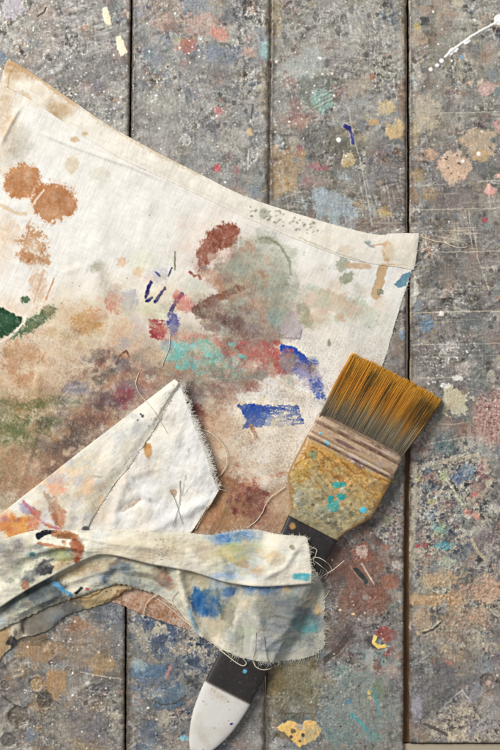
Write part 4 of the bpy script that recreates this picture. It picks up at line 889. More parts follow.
top = [(7, 62), (14, 63.5), (40, 80), (75, 104), (104, 124), (130, 139), (165, 158), (200, 175.5), (232, 192), (262, 204), (300, 216), (330, 225), (368, 235), (392, 238), (416, 239)]
right = [(416, 239), (414, 262), (411, 273), (405, 292), (399, 310), (393, 330), (388, 350), (381, 370), (372, 395), (352, 450), (327, 500), (306, 545), (290, 590), (280, 612)]
left = [(7, 62), (1, 82), (-12, 125), (-34, 220), (-40, 420), (-36, 585)]
bottom = [(-36, 585), (40, 590), (100, 600), (117, 603.5), (135, 611), (155, 618.5), (178, 626), (200, 633), (240, 634), (280, 612)]
xs_, ys_ = coons(top, right, bottom, left, 800, 960, (.0, .7, .8, .4), 500)
zb = 1.5 + 1.7 * fbm(xs_, ys_, 62, 3, 511) + .55 * fbm(xs_, ys_, 20, 3, 521) + .5 * np.abs(fbm(xs_ * .6, ys_, 34, 3, 525))
zb += creases(xs_, ys_, [([(38, 132), (70, 145), (100, 156), (132, 167), (165, 182)], 2.2, 1.9), ([(62, 122), (90, 140), (130, 163)], 2.0, .8), ([(1, 145), (10, 126), (20, 108)], 2.2, 1.8), ([(60, 180), (150, 240), (230, 260)], 14, 1.2),
                         ([(100, 200), (98, 260), (92, 310)], 10, .9), ([(150, 190), (140, 250)], 6, .6), ([(270, 375), (320, 400)], 3, .9), ([(205, 395), (240, 445), (285, 475)], 9, 1.6), ([(10, 520), (35, 440), (38, 370)], 3, 1.0), ([(300, 240), (350, 330), (340, 420)], 16, 1.4), ([(0, 455), (25, 440), (60, 428)], 4, .9),
                         ([(200, 540), (230, 500), (286, 478)], 7, 2.2), ([(255, 240), (262, 330)], 8, .6), ([(110, 605), (150, 606), (190, 628)], 8, 1.2), ([(330, 270), (390, 300)], 7, .7)])
d_edge = np.minimum(np.minimum(pdist(xs_, ys_, right)[0], pdist(xs_, ys_, bottom)[0]), 60)
gc = np.random.default_rng(77)
for k in range(16):
    a0 = gc.uniform(-.4, .9); cx_, cy_ = gc.uniform(20, 370), gc.uniform(150, 470); l_ = gc.uniform(12, 50)
    pts = [(cx_ - l_ * math.cos(a0), cy_ - l_ * math.sin(a0)), (cx_ + gc.normal(0, 3), cy_ + gc.normal(0, 3)), (cx_ + l_ * math.cos(a0 + .2), cy_ + l_ * math.sin(a0 + .2))]
    zb += creases(xs_, ys_, [(pts, gc.uniform(1.2, 5), gc.uniform(.35, 1.0))])
zb = np.maximum(zb, .9) * ss(-4, 14, d_edge) + .9 * (1 - ss(-4, 14, d_edge))
zb = np.maximum(zb, .9)
cloth = sheet('cloth', xs_, ys_, zb, S, rag, thick=.9)
fringe('frayed_edge', right[2:9], (1, .2), cloth, 260, .6, 3.2, 530, .26, .2)
fringe('frayed_edge', bottom[2:8], (0, 1), cloth, 70, .5, 2.0, 531, .26, .2, cols=[(176, 124, 88)])

# hem along the top
HC = Canvas(-5, 50, 430, 285, 2.0, (234, 227, 213)); B = HC.blob; HC.wfreq = math.radians(24)
HC.c += (5 * fbm(HC.X, HC.Y, 30, 4, 541))[..., None]
B(14, 70, 16, 8, (168, 128, 84), .85, ang=25, soft=.5); HC.line(top[:4], 3.0, (186, 146, 100), .6, 3, 3, dry=.35); HC.line(top[3:8], 1.5, (206, 180, 140), .5, 2, 3, dry=.5); B(55, 110, 11, 9, (166, 130, 88), .85, ang=40, soft=.5); B(66, 110, 8, 6, (188, 152, 108), .7, soft=.5)
B(26, 98, 8, 4, (196, 164, 120), .6, ang=35, dry=.3); B(85, 134, 3, 2, (200, 170, 120), .7); B(40, 90, 10, 6, (216, 196, 164), .6, soft=.6); B(10, 84, 7, 10, (206, 176, 134), .6, soft=.5); HC.line([(8, 88), (10, 74), (16, 66)], .6, (140, 108, 74), .5)
for x, y, r in [(263, 212, 5)]: B(x + 1, y + 2, 5.2, 5, (164, 164, 142), .9, soft=.3)
for k in range(34): B(random.uniform(250, 305), 0, 1, 1, (0, 0, 0), 0)
for k in range(46):
    x = random.uniform(248, 318); y = np.interp(x, [250, 330], [203, 228]) + random.uniform(-1, 14); B(x, y, random.uniform(.7, 2.4), random.uniform(.5, 1.3), random.choice([(128, 128, 112), (150, 148, 130), (110, 112, 106)]), .7, ang=-30, dry=.35)
B(388, 252, 6, 9, (198, 154, 106), .9, soft=.3, dry=.05); B(388, 247, 5, 4, (186, 138, 92), .6, soft=.4); HC.line([(370, 246), (384, 244)], .7, (190, 130, 100), .8); HC.line([(365, 242), (369, 246), (374, 247)], .9, (134, 154, 156), .8); B(368, 243, 3, 2, (120, 140, 144), .7); HC.line([(382, 264.5), (408, 265)], .8, (204, 160, 110), .8)
B(325, 240, 6, 5, (224, 210, 190), .5); B(345, 250, 7, 4, (218, 192, 160), .5); B(402, 252, 16, 18, (232, 224, 204), .8, soft=.4)
HC.line([(300, 238), (320, 247), (341, 255), (365, 262)], .5, (176, 160, 132), .6, .4, 1, dry=.3)
weave(HC, 24, 1.6, 551)
htop = [(7, 61.5), (14, 63), (40, 79.5), (75, 103.5), (104, 123.5), (130, 138.5), (165, 157.5), (200, 175), (232, 191.5), (262, 203.5), (300, 215.5), (330, 224.5), (368, 234), (385, 236), (388, 234.5), (402, 234), (419, 234)]
hbot = [(4, 86), (22, 95), (40, 106), (60, 120), (85, 137), (120, 158), (160, 177), (200, 196), (240, 215), (272, 229), (300, 241), (341, 257), (365, 263), (388, 266), (402, 268), (414, 270.5)]
hx, hy = coons(htop, [(419, 234), (418, 245), (416, 258), (414, 270.5)], hbot, [(7, 61.5), (3, 74), (4, 86)], 640, 44, (.15, .7, .25, 0), 560)
vv = np.linspace(0, 1, 44)[:, None]
F = blur(dil(HT, 1), 2)
hz = hs(F, hx, hy) + 1.0 - .55 * vv ** 3 + .9 * np.sin(np.pi * np.clip(vv, 0, 1)) ** .7 * (1 + .4 * fbm(hx, hy, 30, 3, 571)) + .35 * fbm(hx, hy, 8, 3, 572)
hz += creases(hx, hy, [([(40, 97), (58, 118)], 2, .8), ([(100, 130), (150, 160)], 3, .4)])
Fe = hs(blur(HT, 1), hx, hy) + .55
hz = Fe + (hz - Fe) * (1 - (.25 + .75 * np.clip(.5 + 1.5 * fbm(hx, hy, 40, 2, 575), 0, 1)) * ss(.7, 1, vv))
hem = sheet('hem', hx, hy, hz, HC, rag, curl=('top', .9), thick=.8)
fringe('frayed_edge', [(419, 235), (418, 245), (416, 258), (414, 270)], (1, 0), hem, 46, .5, 2.6, 573, .26, .2)

# ================================================================== THE BRUSH
brush = empty('paintbrush', 300, 555, 0, 'wide flat paintbrush with orange-tipped bristles, paint-caked ferrule and black and white handle', 'paintbrush')
AX = np.array([-.46, .888]); AX = AX / np.hypot(*AX); PP = np.array([AX[1], -AX[0]])
O0 = np.array([360., 436.])
def bxy(t, w): return O0[0] + AX[0] * t + PP[0] * w, O0[1] + AX[1] * t + PP[1] * w
G = Canvas(170, 380, 420, 775, 2.4, (176, 148, 96)); B = G.blob
tX = (G.X - O0[0]) * AX[0] + (G.Y - O0[1]) * AX[1]; wX = (G.X - O0[0]) * PP[0] + (G.Y - O0[1]) * PP[1]
Wn = (slice(None), slice(None))
gn = fbm(G.X, G.Y, 10, 4, 601); gf = fbm(G.X, G.Y, 3, 4, 611, .6)
G.put(Wn, ss(52, 74, tX + 9 * gn), np.array([170, 158, 122.]))
G.put(Wn, ss(30, 22, tX + 2 * gn), np.array([184, 156, 128.]))
G.put(Wn, ss(24, 30, tX + 2 * gn) * ss(58, 44, tX + 10 * gn) * .85, np.array([200, 150, 78.]))
G.c += (gn * 12 + gf * 20)[..., None] * np.array([1, 1, .9])
G.put(Wn, ss(.1, .4, fbm(G.X, G.Y, 7, 4, 621, .6)) * ss(24, 34, tX) * .5, (204, 166, 92))
G.put(Wn, ss(.15, .4, fbm(G.X, G.Y, 5, 4, 631, .6)) * ss(50, 66, tX) * .55, (138, 130, 102))
G.put(Wn, ss(.2, .4, fbm(G.X, G.Y, 4, 4, 641, .6)) * ss(55, 70, tX) * .5, (206, 194, 160))
# neck end grey fuzz and dark tone
B(305, 502, 16, 8, (150, 146, 124), .8, ang=28, dry=.3); B(325, 515, 14, 7, (120, 116, 98), .75, ang=30, dry=.3); B(335, 526, 10, 4, (112, 104, 84), .6, ang=30, dry=.2); B(300, 495, 10, 6, (170, 166, 148), .6, dry=.35); B(330, 490, 26, 16, (176, 164, 128), .6, dry=.3); B(355, 500, 20, 16, (178, 166, 128), .6, dry=.3); B(350, 525, 10, 8, (186, 164, 112), .6)
B(300, 470, 10, 12, (196, 154, 74), .7, dry=.2); B(310, 460, 14, 8, (202, 158, 72), .6, dry=.2); B(335, 470, 22, 9, (194, 146, 80), .7, ang=25, dry=.25); B(370, 480, 20, 8, (206, 156, 88), .8, ang=28, dry=.15); B(380, 490, 10, 8, (204, 152, 80), .7)
# amber lines where paint ran
for p in [[(312, 446), (330, 460), (352, 478), (372, 494)], [(300, 452), (322, 464), (338, 478)], [(352, 462), (366, 474), (386, 480)], [(340, 458), (350, 470), (370, 476)]]:
    G.line(p, .8, (150, 100, 44), .7, .8, 2.5, h=.3)
for k in range(26):
    t = random.uniform(34, 60); w = random.uniform(-40, 30); a = bxy(t, w); b = bxy(t + random.uniform(2, 10), w + random.uniform(8, 20)); G.line([a, b], .5, random.choice([(160, 112, 54), (216, 176, 110), (140, 110, 66)]), .6, .5, 2, h=.25)
# mauve-white scuffs on the upper band
B(352, 457, 6, 4, (206, 186, 190), .85, ang=40, dry=.2); B(358, 464, 7, 4, (112, 82, 92), .8, ang=30, dry=.3); B(362, 462, 4, 3, (204, 184, 188), .8, dry=.2); B(345, 444, 12, 2, (120, 90, 86), .7, ang=27, dry=.2); B(375, 466, 7, 5, (176, 156, 152), .7, soft=.4); B(390, 472, 8, 4, (150, 118, 96), .5, ang=27)
B(372, 446, 16, 4, (128, 98, 90), .8, ang=27, soft=.4, dry=.2); B(388, 451, 8, 5, (176, 156, 146), .7, ang=20, dry=.2); B(345, 432, 10, 3, (126, 100, 84), .6, ang=27); B(313, 454, 5, 4, (118, 128, 92), .8, dry=.2)
dabs(G, 70, 340, 485, 44, 30, [(196, 150, 80), (170, 158, 116), (206, 176, 110), (146, 134, 100), (188, 172, 130), (160, 120, 66)], 1.5, 6, 28, .55, 92)
dabs(G, 40, 325, 508, 30, 14, [(160, 152, 126), (128, 120, 96), (186, 176, 146), (110, 104, 84)], 1.5, 4, 30, .55, 93)
G.put(Wn, ss(.34, .42, fbm(G.X, G.Y, 3.2, 4, 695, .62)) * ss(26, 36, tX) * (tX < 100) * .5, (112, 96, 62)); G.put(Wn, ss(.34, .42, fbm(G.X, G.Y, 3.2, 4, 698, .62)) * ss(26, 36, tX) * (tX < 100) * .5, (222, 204, 160))
# teal
for x, y, rx, ry in [(339, 484, 7, 4), (341, 496, 6, 3.4), (333, 505, 6, 6), (330, 498, 3, 5)]: B(x, y, rx, ry, (54, 160, 156), .88, dry=.22, h=.3)
B(342, 490, 3, 4, (172, 192, 176), .7, dry=.2); B(326, 508, 8, 4, (130, 164, 146), .5, dry=.3)
for x, y, r in [(326, 442.5, 3.1), (362.5, 509, 3.2), (319.5, 433, 1.2)]: B(x, y, r, r, (98, 196, 212), 1, soft=.15, warp=.08, h=.3, var=2)
# edges of the ferrule: amber varnish
hwf = lambda t: np.interp(t, [-6, 0, 22, 60, 67, 72, 82, 91, 96, 102], [46.5, 47, 47.8, 47.8, 46.8, 44, 37.5, 31.5, 28.8, 27.5])
ed = hwf(tX) - np.abs(wX)
G.put(Wn, ss(5.5, 2.2, ed + 4 * gn) * (tX < 104) * (tX > 24) * .7, (158, 116, 64))
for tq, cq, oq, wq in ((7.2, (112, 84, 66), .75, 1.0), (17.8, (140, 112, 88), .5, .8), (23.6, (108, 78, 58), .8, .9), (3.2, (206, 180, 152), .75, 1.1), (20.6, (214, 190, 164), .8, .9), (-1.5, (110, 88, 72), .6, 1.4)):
    G.put(Wn, ss(wq + .7, wq - .3, np.abs(tX - tq + .5 * gn)) * oq * (.75 + .5 * gn).clip(0, 1), cq)  # pale and dark lines paint the glints and shade of the ridges
# rim; G.put(Wn, ss(4.2, 3, ed) * ss(6, 4.6, 8.8 - ed) * (tX < 80) * .0, (220, 190, 150))
G.put(Wn, ss(90, 99, tX + 2 * gn) * .6, (150, 138, 106)); G.put(Wn, ss(8, 5, np.abs(ed - 7 + 0 * tX)) * 0.0, (0, 0, 0))
crisp(G, 4, .4); crisp(G, 1.5, .3)
# handle: black collar then white
hn = fbm(G.X, G.Y, 18, 4, 651)
G.put(Wn, (tX > 102.5).astype(float), np.array([44, 39, 38.]))
blk = (tX > 102.5) & (tX < 287)
G.c += np.where(blk, hn * 5 + 3 * gf, 0)[..., None]
G.put(Wn, blk * ss(.15, .4, fbm(G.X, G.Y, 4, 4, 661)) * .25, (84, 76, 72))
wh = ss(286.6, 287.4, tX)
G.put(Wn, wh, np.array([225, 221, 213.])); G.put(Wn, wh * ss(.05, .5, hn) * .35, (206, 198, 184))
for k in range(16):
    x, y = random.uniform(192, 250), random.uniform(690, 750); B(x, y, random.uniform(.4, 1.4), random.uniform(.4, 1), (130, 112, 94), .55, warp=.2) if (x - O0[0]) * AX[0] + (y - O0[1]) * AX[1] > 290 else None
B(214, 688, 3, 2.7, (176, 150, 122), .6, dry=.4); B(222, 695, 9, 2.7, (204, 188, 166), .5, ang=27, dry=.3); B(231.5, 722, 1.7, 1.1, (48, 44, 130), 1, ang=-15, soft=.2, warp=.1)
B(205, 738, 9, 4, (196, 184, 164), .4, soft=.6, ang=60); B(199, 720, 4, 10, (206, 196, 180), .4, soft=.6)
for x, y, r in [(245, 669.5, 2.1), (249, 657.5, 2.0)]: B(x, y, r, r, (96, 180, 204), 1, soft=.15, warp=.05, h=.3, var=2)
B(292, 525, 3, 3, (200, 150, 80), .95, soft=.25); G.dots(60, 205, 640, 270, 700, .25, .8, [(150, 140, 130), (120, 110, 104)], .6, .1, 21)
G.dots(30, 290, 505, 345, 560, .25, .8, [(150, 140, 130)], .6, .1, 22); G.dots(60, 290, 415, 400, 530, .3, .9, [(90, 80, 60), (214, 200, 170)], .7, .2, 23)
G.put(Wn, ss(1.6, .6, np.abs(tX - 287.2)) * .5, (120, 108, 96))

def loft(name, ts, hw, zb_, zt_, nexp, mat, npts=200, dispfn=None, rough=.4, cap=True):
    th = np.linspace(0, 2 * math.pi, 2000, endpoint=False)
    V = []; 
    for t in ts:
        a = float(hw(t)); b = (float(zt_(t)) - float(zb_(t))) / 2; zc = (float(zt_(t)) + float(zb_(t))) / 2
        cx = np.sign(np.cos(th)) * np.abs(np.cos(th)) ** (2 / nexp) * a; cz = np.sign(np.sin(th)) * np.abs(np.sin(th)) ** (2 / nexp) * b
        L = np.concatenate([[0], np.cumsum(np.hypot(np.diff(cx, append=cx[0]), np.diff(cz, append=cz[0])))])
        s = np.linspace(0, L[-1], npts, endpoint=False); cx = np.interp(s, L, np.append(cx, cx[0])); cz = np.interp(s, L, np.append(cz, cz[0]))
        cx = cx * (1 + (.005 * float(fbm(np.array([t]), np.array([3.]), 9, 3, 699)[0]) + (.0 if t < 60 else .02 * float(fbm(np.array([t]), np.array([8.]), 7, 3, 700)[0])) if name == 'ferrule' else 0)); x, y = bxy(t, cx); V.append(np.stack([x, y, zc + cz], -1))
    V = np.array(V); n = len(ts)
    c, h, r = G.sample(V[..., 0], V[..., 1])
    topm = (V[..., 2] > np.array([(zt_(t) + zb_(t)) / 2 for t in ts])[:, None])
    wq = np.abs((V[..., 0] - O0[0]) * PP[0] + (V[..., 1] - O0[1]) * PP[1]); lim = np.array([float(hw(t)) for t in ts])[:, None]
    V[..., 2] += h * topm * ss(lim, lim - 3, wq)
    if dispfn is not None: V[..., 2] += dispfn(V) * topm
    i = np.arange(n * npts).reshape(n, npts); j = np.roll(i, -1, 1)
    f = np.stack([i[:-1], j[:-1], j[1:], i[1:]], -1).reshape(-1, 4)
    Vf = V.reshape(-1, 3); C = c.reshape(-1, 3); fs = [f]
    if cap:
        Vf = np.vstack([Vf, V[0].mean(0), V[-1].mean(0)]); C = np.vstack([C, c[0].mean(0), c[-1].mean(0)]); k = n * npts
        fs.append(np.stack([i[0], np.full(npts, k), np.roll(i[0], -1)], -1)); fs.append(np.stack([i[-1], np.roll(i[-1], -1), np.full(npts, k + 1)], -1))
    o = make_obj(name, Vf, fs, mat, brush, C, np.full(len(Vf), rough))
    taken(V[..., 0], V[..., 1], V[..., 2])
    return o
def ferrule_disp(V):
    t = (V[..., 0] - O0[0]) * AX[0] + (V[..., 1] - O0[1]) * AX[1]; w = (V[..., 0] - O0[0]) * PP[0] + (V[..., 1] - O0[1]) * PP[1]
    z = 1.7 * np.exp(-((t - 3.5) / 1.3) ** 2) - 1.1 * ss(5, 7, t) * ss(19.5, 17.5, t) + 1.7 * np.exp(-((t - 20.5) / 1.2) ** 2) - .7 * np.exp(-((t - 24) / 1.2) ** 2)
    z += ss(26, 34, t) * (1.5 * fbm(V[..., 0], V[..., 1], 18, 3, 671) + .7 * np.abs(fbm(V[..., 0] * .6 - V[..., 1] * .3, V[..., 1] + V[..., 0] * .5, 9, 3, 681)) + .12 * fbm(V[..., 0], V[..., 1], 3, 2, 691))
    return z * ss(47.5, 43, np.abs(w))
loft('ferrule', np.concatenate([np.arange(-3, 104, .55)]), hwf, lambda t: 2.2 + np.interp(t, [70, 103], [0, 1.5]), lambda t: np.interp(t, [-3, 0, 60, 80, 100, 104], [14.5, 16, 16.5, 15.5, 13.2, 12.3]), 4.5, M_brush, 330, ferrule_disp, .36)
loft('collar', np.concatenate([np.arange(96, 287.01, 1.2), [287]]), lambda t: np.interp(t, [96, 104, 116, 150, 240, 287], [28.2, 27.6, 26.6, 26, 25.8, 25.4]), lambda t: np.interp(t, [96, 287], [3.6, 2.6]), lambda t: np.interp(t, [96, 287], [11.8, 11.4]), 4, M_hand, 240, None, .42)
hwt = lambda t: np.interp(t, [287, 297, 310, 320, 330, 340, 348, 354, 358, 360.3], [25.6, 25.1, 23.8, 22.1, 19.4, 15.8, 12.0, 8.4, 5.0, 1.2])
loft('handle', np.concatenate([np.arange(287.3, 357, .7), np.linspace(357, 360.3, 9)]), hwt, lambda t: np.interp(t, [287, 340, 360.3], [2.4, 2.6, 5.5]), lambda t: np.interp(t, [287, 330, 352, 360.3], [11.7, 11.2, 9.6, 6.4]), 3.2, M_hand, 240, None, .33)
# bristles
st = []; cc = []; g = np.random.default_rng(99)
nst = 12500
for k in range(nst):
    u = g.uniform(-1, 1); lay = g.random()
    w0 = u * 45.6; t0 = g.uniform(-1, 2)
    cl = 1.1 * float(gnoise(np.array([u * 13.0]), np.array([lay * .8]), 3)[0]) + .8 * float(gnoise(np.array([u * 31.0]), np.array([lay * .6]), 4)[0])
    wt = u * 49.5 + 4.2 + cl * 1.25 + g.normal(0, .45)
    Ln = 69.5 - 2.0 * (u - .05) ** 2 + 1.6 * float(gnoise(np.array([u * 16.0]), np.array([2.5]), 8)[0]) + g.normal(0, 1.25) - (g.random() ** 5) * 9
    z0 = 4 + 10 * lay; z1 = 2.6 + 8.5 * lay + g.normal(0, .4)
    nseg = 8; tt = np.linspace(0, 1, nseg); bow = g.normal(0, .7)
    tx = t0 - (Ln + t0) * tt; wx = w0 + (wt - w0) * tt ** 1.15 + bow * np.sin(tt * math.pi)
    x, y = bxy(tx, wx); z = z0 + (z1 - z0) * tt + .8 * np.sin(tt * math.pi) * lay
    st.append((np.stack([x, y, z], -1), .36, .15))
    # dirty grey paint at the root, ochre body, brighter tip; right-hand hairs stained dark, other dark streaks paint the shade between clumps
    reach = .42 + .09 * u + .12 * float(gnoise(np.array([u * 9.0]), np.array([.3]), 14)[0]) + .06 * g.normal()
    och = np.array([200, 132, 34.]) * (1 + .12 * g.normal()) + np.array([0, 6, 4]) * g.normal()
    tip = np.array([230, 166, 54.]) * (1 + .08 * g.normal())
    gry = np.array([120, 109, 88.]) * (1 + .13 * g.normal())
    dk = np.array([62, 54, 34.])
    c = []
    darkband = .42 + .8 * float(gnoise(np.array([u * 15.0]), np.array([lay * .5]), 11)[0]) + .5 * float(gnoise(np.array([u * 40.0]), np.array([lay]), 12)[0]) + .28 * g.normal()
    dright = ss(.45, .85, u)
    for q in tt:
        b = ss(reach - .20, reach + .16, q); col = gry * (.92 + .2 * min(1, q / .3)) ; col = col + (och - col) * b
        col = col + (tip - col) * ss(.72, .95, q)
        dd = ss(.62, .95, darkband) * ss(reach - .05, reach + .2, q) * ss(1.0, .86, q) * .75
        dd = max(dd, dright * ss(.45, .6, q) * ss(1.0, .9, q) * (.75 if g.random() < .75 else .2))
        col = col + (dk - col) * dd
        c.append(col)
    cc.append(np.clip(np.array(c), 10, 250))
tubes('bristles', st, M_hair, brush, 3, cc)
bx_, by_ = bxy(np.linspace(0, -66, 60)[:, None], np.linspace(-46, 50, 90)[None]); taken(bx_, by_, np.full(bx_.shape, 12.0))

# ================================================================== folded corner of the rag
FB = Canvas(60, 370, 235, 560, 2.2, (236, 233, 227)); B = FB.blob; FB.wfreq = math.radians(-60)
FB.c += (4 * fbm(FB.X, FB.Y, 25, 4, 701))[..., None]
S_br = (186, 116, 42)
FB.poly([(146, 442), (151, 444), (153, 452), (149, 460), (146, 456), (143, 447)], S_br, .95, .8, 1.2); B(145, 445, 2, 3, (92, 58, 30), .8)
B(112, 490, 14, 24, (220, 198, 168), .6, soft=.6, ang=30); B(100, 515, 10, 12, (214, 186, 150), .6, soft=.6); B(160, 440, 16, 30, (230, 222, 204), .6, soft=.6); B(165, 520, 16, 6, (204, 196, 200), .5, soft=.6); B(176, 420, 10, 20, (226, 216, 196), .6, soft=.6)
for p in [[(186, 475), (184, 488), (182, 496)], [(140, 470), (150, 466)], [(184, 496), (188, 490)]]: FB.line(p, .6, (150, 146, 146), .6, .5, 1, dry=.3)
for x, y in [(186, 478), (183, 494), (189, 450), (150, 500)]: B(x, y, 1.5, 2.5, (176, 170, 168), .6, dry=.3)
dabs(FB, 30, 150, 475, 46, 54, [(222, 212, 192), (228, 218, 198), (214, 210, 204), (226, 206, 176)], 4, 12, -60, .35, 91)
weave(FB, -60, 1.6, 711)
xb, yb = coons([(150, 403), (160, 394), (168, 388), (179, 382)], [(179, 382), (185, 396), (190, 410), (196, 427), (203, 444), (209, 460), (213, 476), (219, 490)], [(74, 545), (120, 548), (165, 546), (190, 533), (202, 514), (213, 500), (219, 490)], [(150, 403), (120, 440), (95, 480), (74, 545)], 230, 240, (0, 1.0, 0, 0), 720, (1, 1, 1, 1))
F = blur(dil(HT, 2), 4)
dr, _ = pdist(xb, yb, [(179, 382), (190, 410), (203, 444), (219, 490)])
db_, _ = pdist(xb, yb, [(219, 492), (202, 514), (188, 535)])
zf = hs(F, xb, yb) + 1.2 + 6.0 * ss(70, 5, dr) * ss(560, 400, yb) + 3.0 * ss(30, 6, dr) + 2.0 * fbm(xb, yb, 32, 3, 731) + .6 * fbm(xb, yb, 10, 3, 732) + .8 * np.abs(fbm(xb, yb * .7, 20, 3, 735))
zf += creases(xb, yb, [([(112, 535), (118, 500), (128, 475), (150, 470)], 5, 2.4), ([(120, 548), (170, 520), (215, 496)], 6, 3.2), ([(160, 400), (175, 450), (205, 490)], 8, 2.2), ([(112, 515), (140, 500), (160, 505)], 4, -2.0), ([(125, 488), (135, 480)], 5, 2.0), ([(150, 470), (180, 500)], 5, -1.4)])
corner = sheet('folded_corner', xb, yb, zf, FB, rag, thick=.9)
fringe('frayed_edge', [(179, 383), (185, 396), (190, 410), (196, 427), (203, 444), (209, 460), (213, 476), (219, 489)], (1, -.2), corner, 1300, 1.8, 5.2, 733, .34, .3, smooth=True, scat=.22, cols=[(238, 234, 226), (226, 220, 208), (214, 206, 192)])

FF = Canvas(-40, 370, 190, 560, 2.2, (229, 223, 209)); B = FF.blob; FF.wfreq = math.radians(-38)
FF.c += (4 * fbm(FF.X, FF.Y, 25, 4, 741))[..., None]
B(75, 490, 34, 22, (228, 212, 184), .7, soft=.6); B(95, 465, 16, 12, (226, 212, 188), .5, soft=.6); B(16, 528, 17, 13, (216, 140, 62), .92, soft=.35, dry=.1); B(5, 520, 10, 8, (206, 140, 84), .8, soft=.5); B(30, 522, 8, 12, (222, 170, 90), .6, soft=.5)
B(28, 508, 8, 5, (150, 140, 170), .8, ang=30, dry=.35); B(37, 513, 7, 4, (168, 58, 66), .9, ang=40, dry=.15); FF.line([(24, 502), (34, 512), (46, 524), (58, 528)], 1.6, (190, 110, 120), .75, 1, 1, dry=.25); B(48, 520, 9, 4, (226, 214, 214), .7, ang=25)
B(57, 487, 9, 8, (226, 152, 122), .85, soft=.5, dry=.1); B(52, 480, 5, 4, (170, 172, 190), .7, ang=-35); B(42, 488, 5, 4, (190, 190, 196), .7, ang=-35); B(58, 513, 6.5, 14, (164, 98, 68), .9, ang=-22, soft=.4, dry=.1); B(48, 497, 3, 7, (150, 124, 104), .7, ang=-30, dry=.2); B(62, 518, 4, 10, (206, 160, 130), .6)
B(78, 465, 12, 6, (206, 196, 168), .6, ang=-40, dry=.2); B(112, 432, 12, 7, (222, 218, 210), .6); B(142, 428, 10, 8, (208, 210, 206), .7, dry=.2, ang=-40); FF.line([(92, 475), (102, 477)], .8, (150, 146, 150), .6, dry=.3)
for x, y, r in [(143, 416, 1.6), (141, 414, 1), (138, 420, 1), (86, 528, 3), (84, 532, 3), (110, 495, 1.2), (104, 502, 1)]: B(x, y, r, r, (92, 90, 92), .85)
B(98, 505, 5, 10, (214, 196, 168), .5, ang=30)
for k in range(40): t = random.random(); B(88 + 90 * t + random.uniform(-4, 1), 524 - 140 * t + random.uniform(-2, 3), .7, .9, (170, 150, 120), .5)
dabs(FF, 70, 80, 480, 70, 40, [(222, 200, 162), (210, 190, 158), (196, 192, 184), (230, 184, 142), (180, 180, 186), (206, 196, 170)], 2.5, 9, -38, .6, 89, (.1, .5)); dabs(FF, 24, 135, 430, 36, 26, [(206, 206, 200), (190, 192, 190), (216, 206, 186)], 2, 7, -38, .5, 94)
dabs(FF, 20, 25, 520, 28, 14, [(210, 136, 70), (190, 100, 80), (222, 160, 96), (160, 110, 120)], 2, 6, 30, .5, 90)
crisp(FF, 3, .3)
weave(FF, -38, 1.6, 751)
xf, yf = coons([(-30, 541), (0, 516.5), (47, 479.5), (90, 446), (135, 411.5), (176, 380)], [(176, 380), (178.5, 382), (179.5, 385)], [(-30, 560), (40, 556), (84, 540), (89, 525), (98, 509), (107, 496), (116, 482), (125, 472), (134, 459), (143, 446), (154, 430), (164, 413), (172, 398), (179.5, 385)], [(-30, 541), (-30, 560)], 420, 110, (0, 0, 1.1, 0), 760)
vF = np.linspace(0, 1, 110)[:, None]; uF = np.linspace(0, 1, 420)[None]
F = blur(dil(HT, 2), 4)
zz = hs(F, xf, yf) + .95 + 4.2 * np.sin(np.pi * np.clip(vF * .9 + .05, 0, 1)) * (1 - .6 * uF) + .5 * np.maximum(0, fbm(xf, yf, 26, 2, 774)) * vF + .8 * fbm(xf, yf, 22, 3, 771) + .4 * fbm(xf, yf, 8, 3, 772)
zz += creases(xf, yf, [([(48, 494), (56, 512), (62, 528)], 3.5, -1.6), ([(64, 490), (72, 528)], 5, 1.2), ([(20, 505), (40, 530)], 5, 1.0)])
Fe = hs(blur(HT, 1), xf, yf) + .4
lift = (.3 + .7 * ss(.75, .1, uF)) * np.clip(.5 + fbm(xf, yf, 20, 2, 775), 0, 1)
zz = Fe + (zz - Fe) * (1 - (1 - lift) * ss(.72, 1, vF))
turn = sheet('turned_back_strip', xf, yf, zz, FF, rag, curl=('top', 1.6), thick=.9)
fringe('frayed_edge', [(89, 524), (98, 509), (107, 496), (116, 482), (125, 472), (134, 459), (143, 446), (154, 430), (164, 413), (172, 398)], (.8, .6), turn, 230, .4, 2.2, 773, .26, .4, smooth=True, cols=[(232, 224, 206), (206, 186, 156), (222, 206, 180)])

# ================================================================== the crumpled end of the rag over the handle
L0 = Canvas(-40, 540, 150, 690, 2.2, (208, 196, 168)); B = L0.blob; L0.wfreq = math.radians(20)
B(46, 616, 34, 15, (116, 114, 108), .85, ang=-20, soft=.35); B(58, 618, 10, 8, (116, 126, 138), .8, soft=.5); B(75, 606, 12, 8, (88, 88, 88), .8, soft=.4); B(34, 624, 12, 10, (112, 100, 88), .6, soft=.5); B(105, 594, 26, 11, (196, 172, 128), .95, ang=-18, soft=.3); B(8, 632, 16, 14, (214, 202, 176), .9, soft=.4); B(1, 645, 8, 20, (168, 132, 88), .8, soft=.4, ang=15); B(12, 641, 5, 5, (42, 38, 44), .95, soft=.3); B(16, 632, 2, 4, (90, 84, 84), .7)
L0.line([(72, 598), (90, 597), (100, 592), (107, 585)], .8, (104, 78, 48), .85, .6, .6); L0.line([(24, 633), (22, 622), (30, 612)], 1, (70, 62, 54), .6); L0.line([(112, 600), (118, 592), (126, 590)], 1.5, (140, 96, 64), .7, 1, 2, dry=.3); B(95, 602, 14, 5, (176, 146, 100), .6, soft=.5)
for k in range(14): B(random.uniform(100, 145), random.uniform(584, 592), .9, .8, (84, 66, 54), .8)
L0.brk = .8
weave(L0, 20, 1.1, 801)
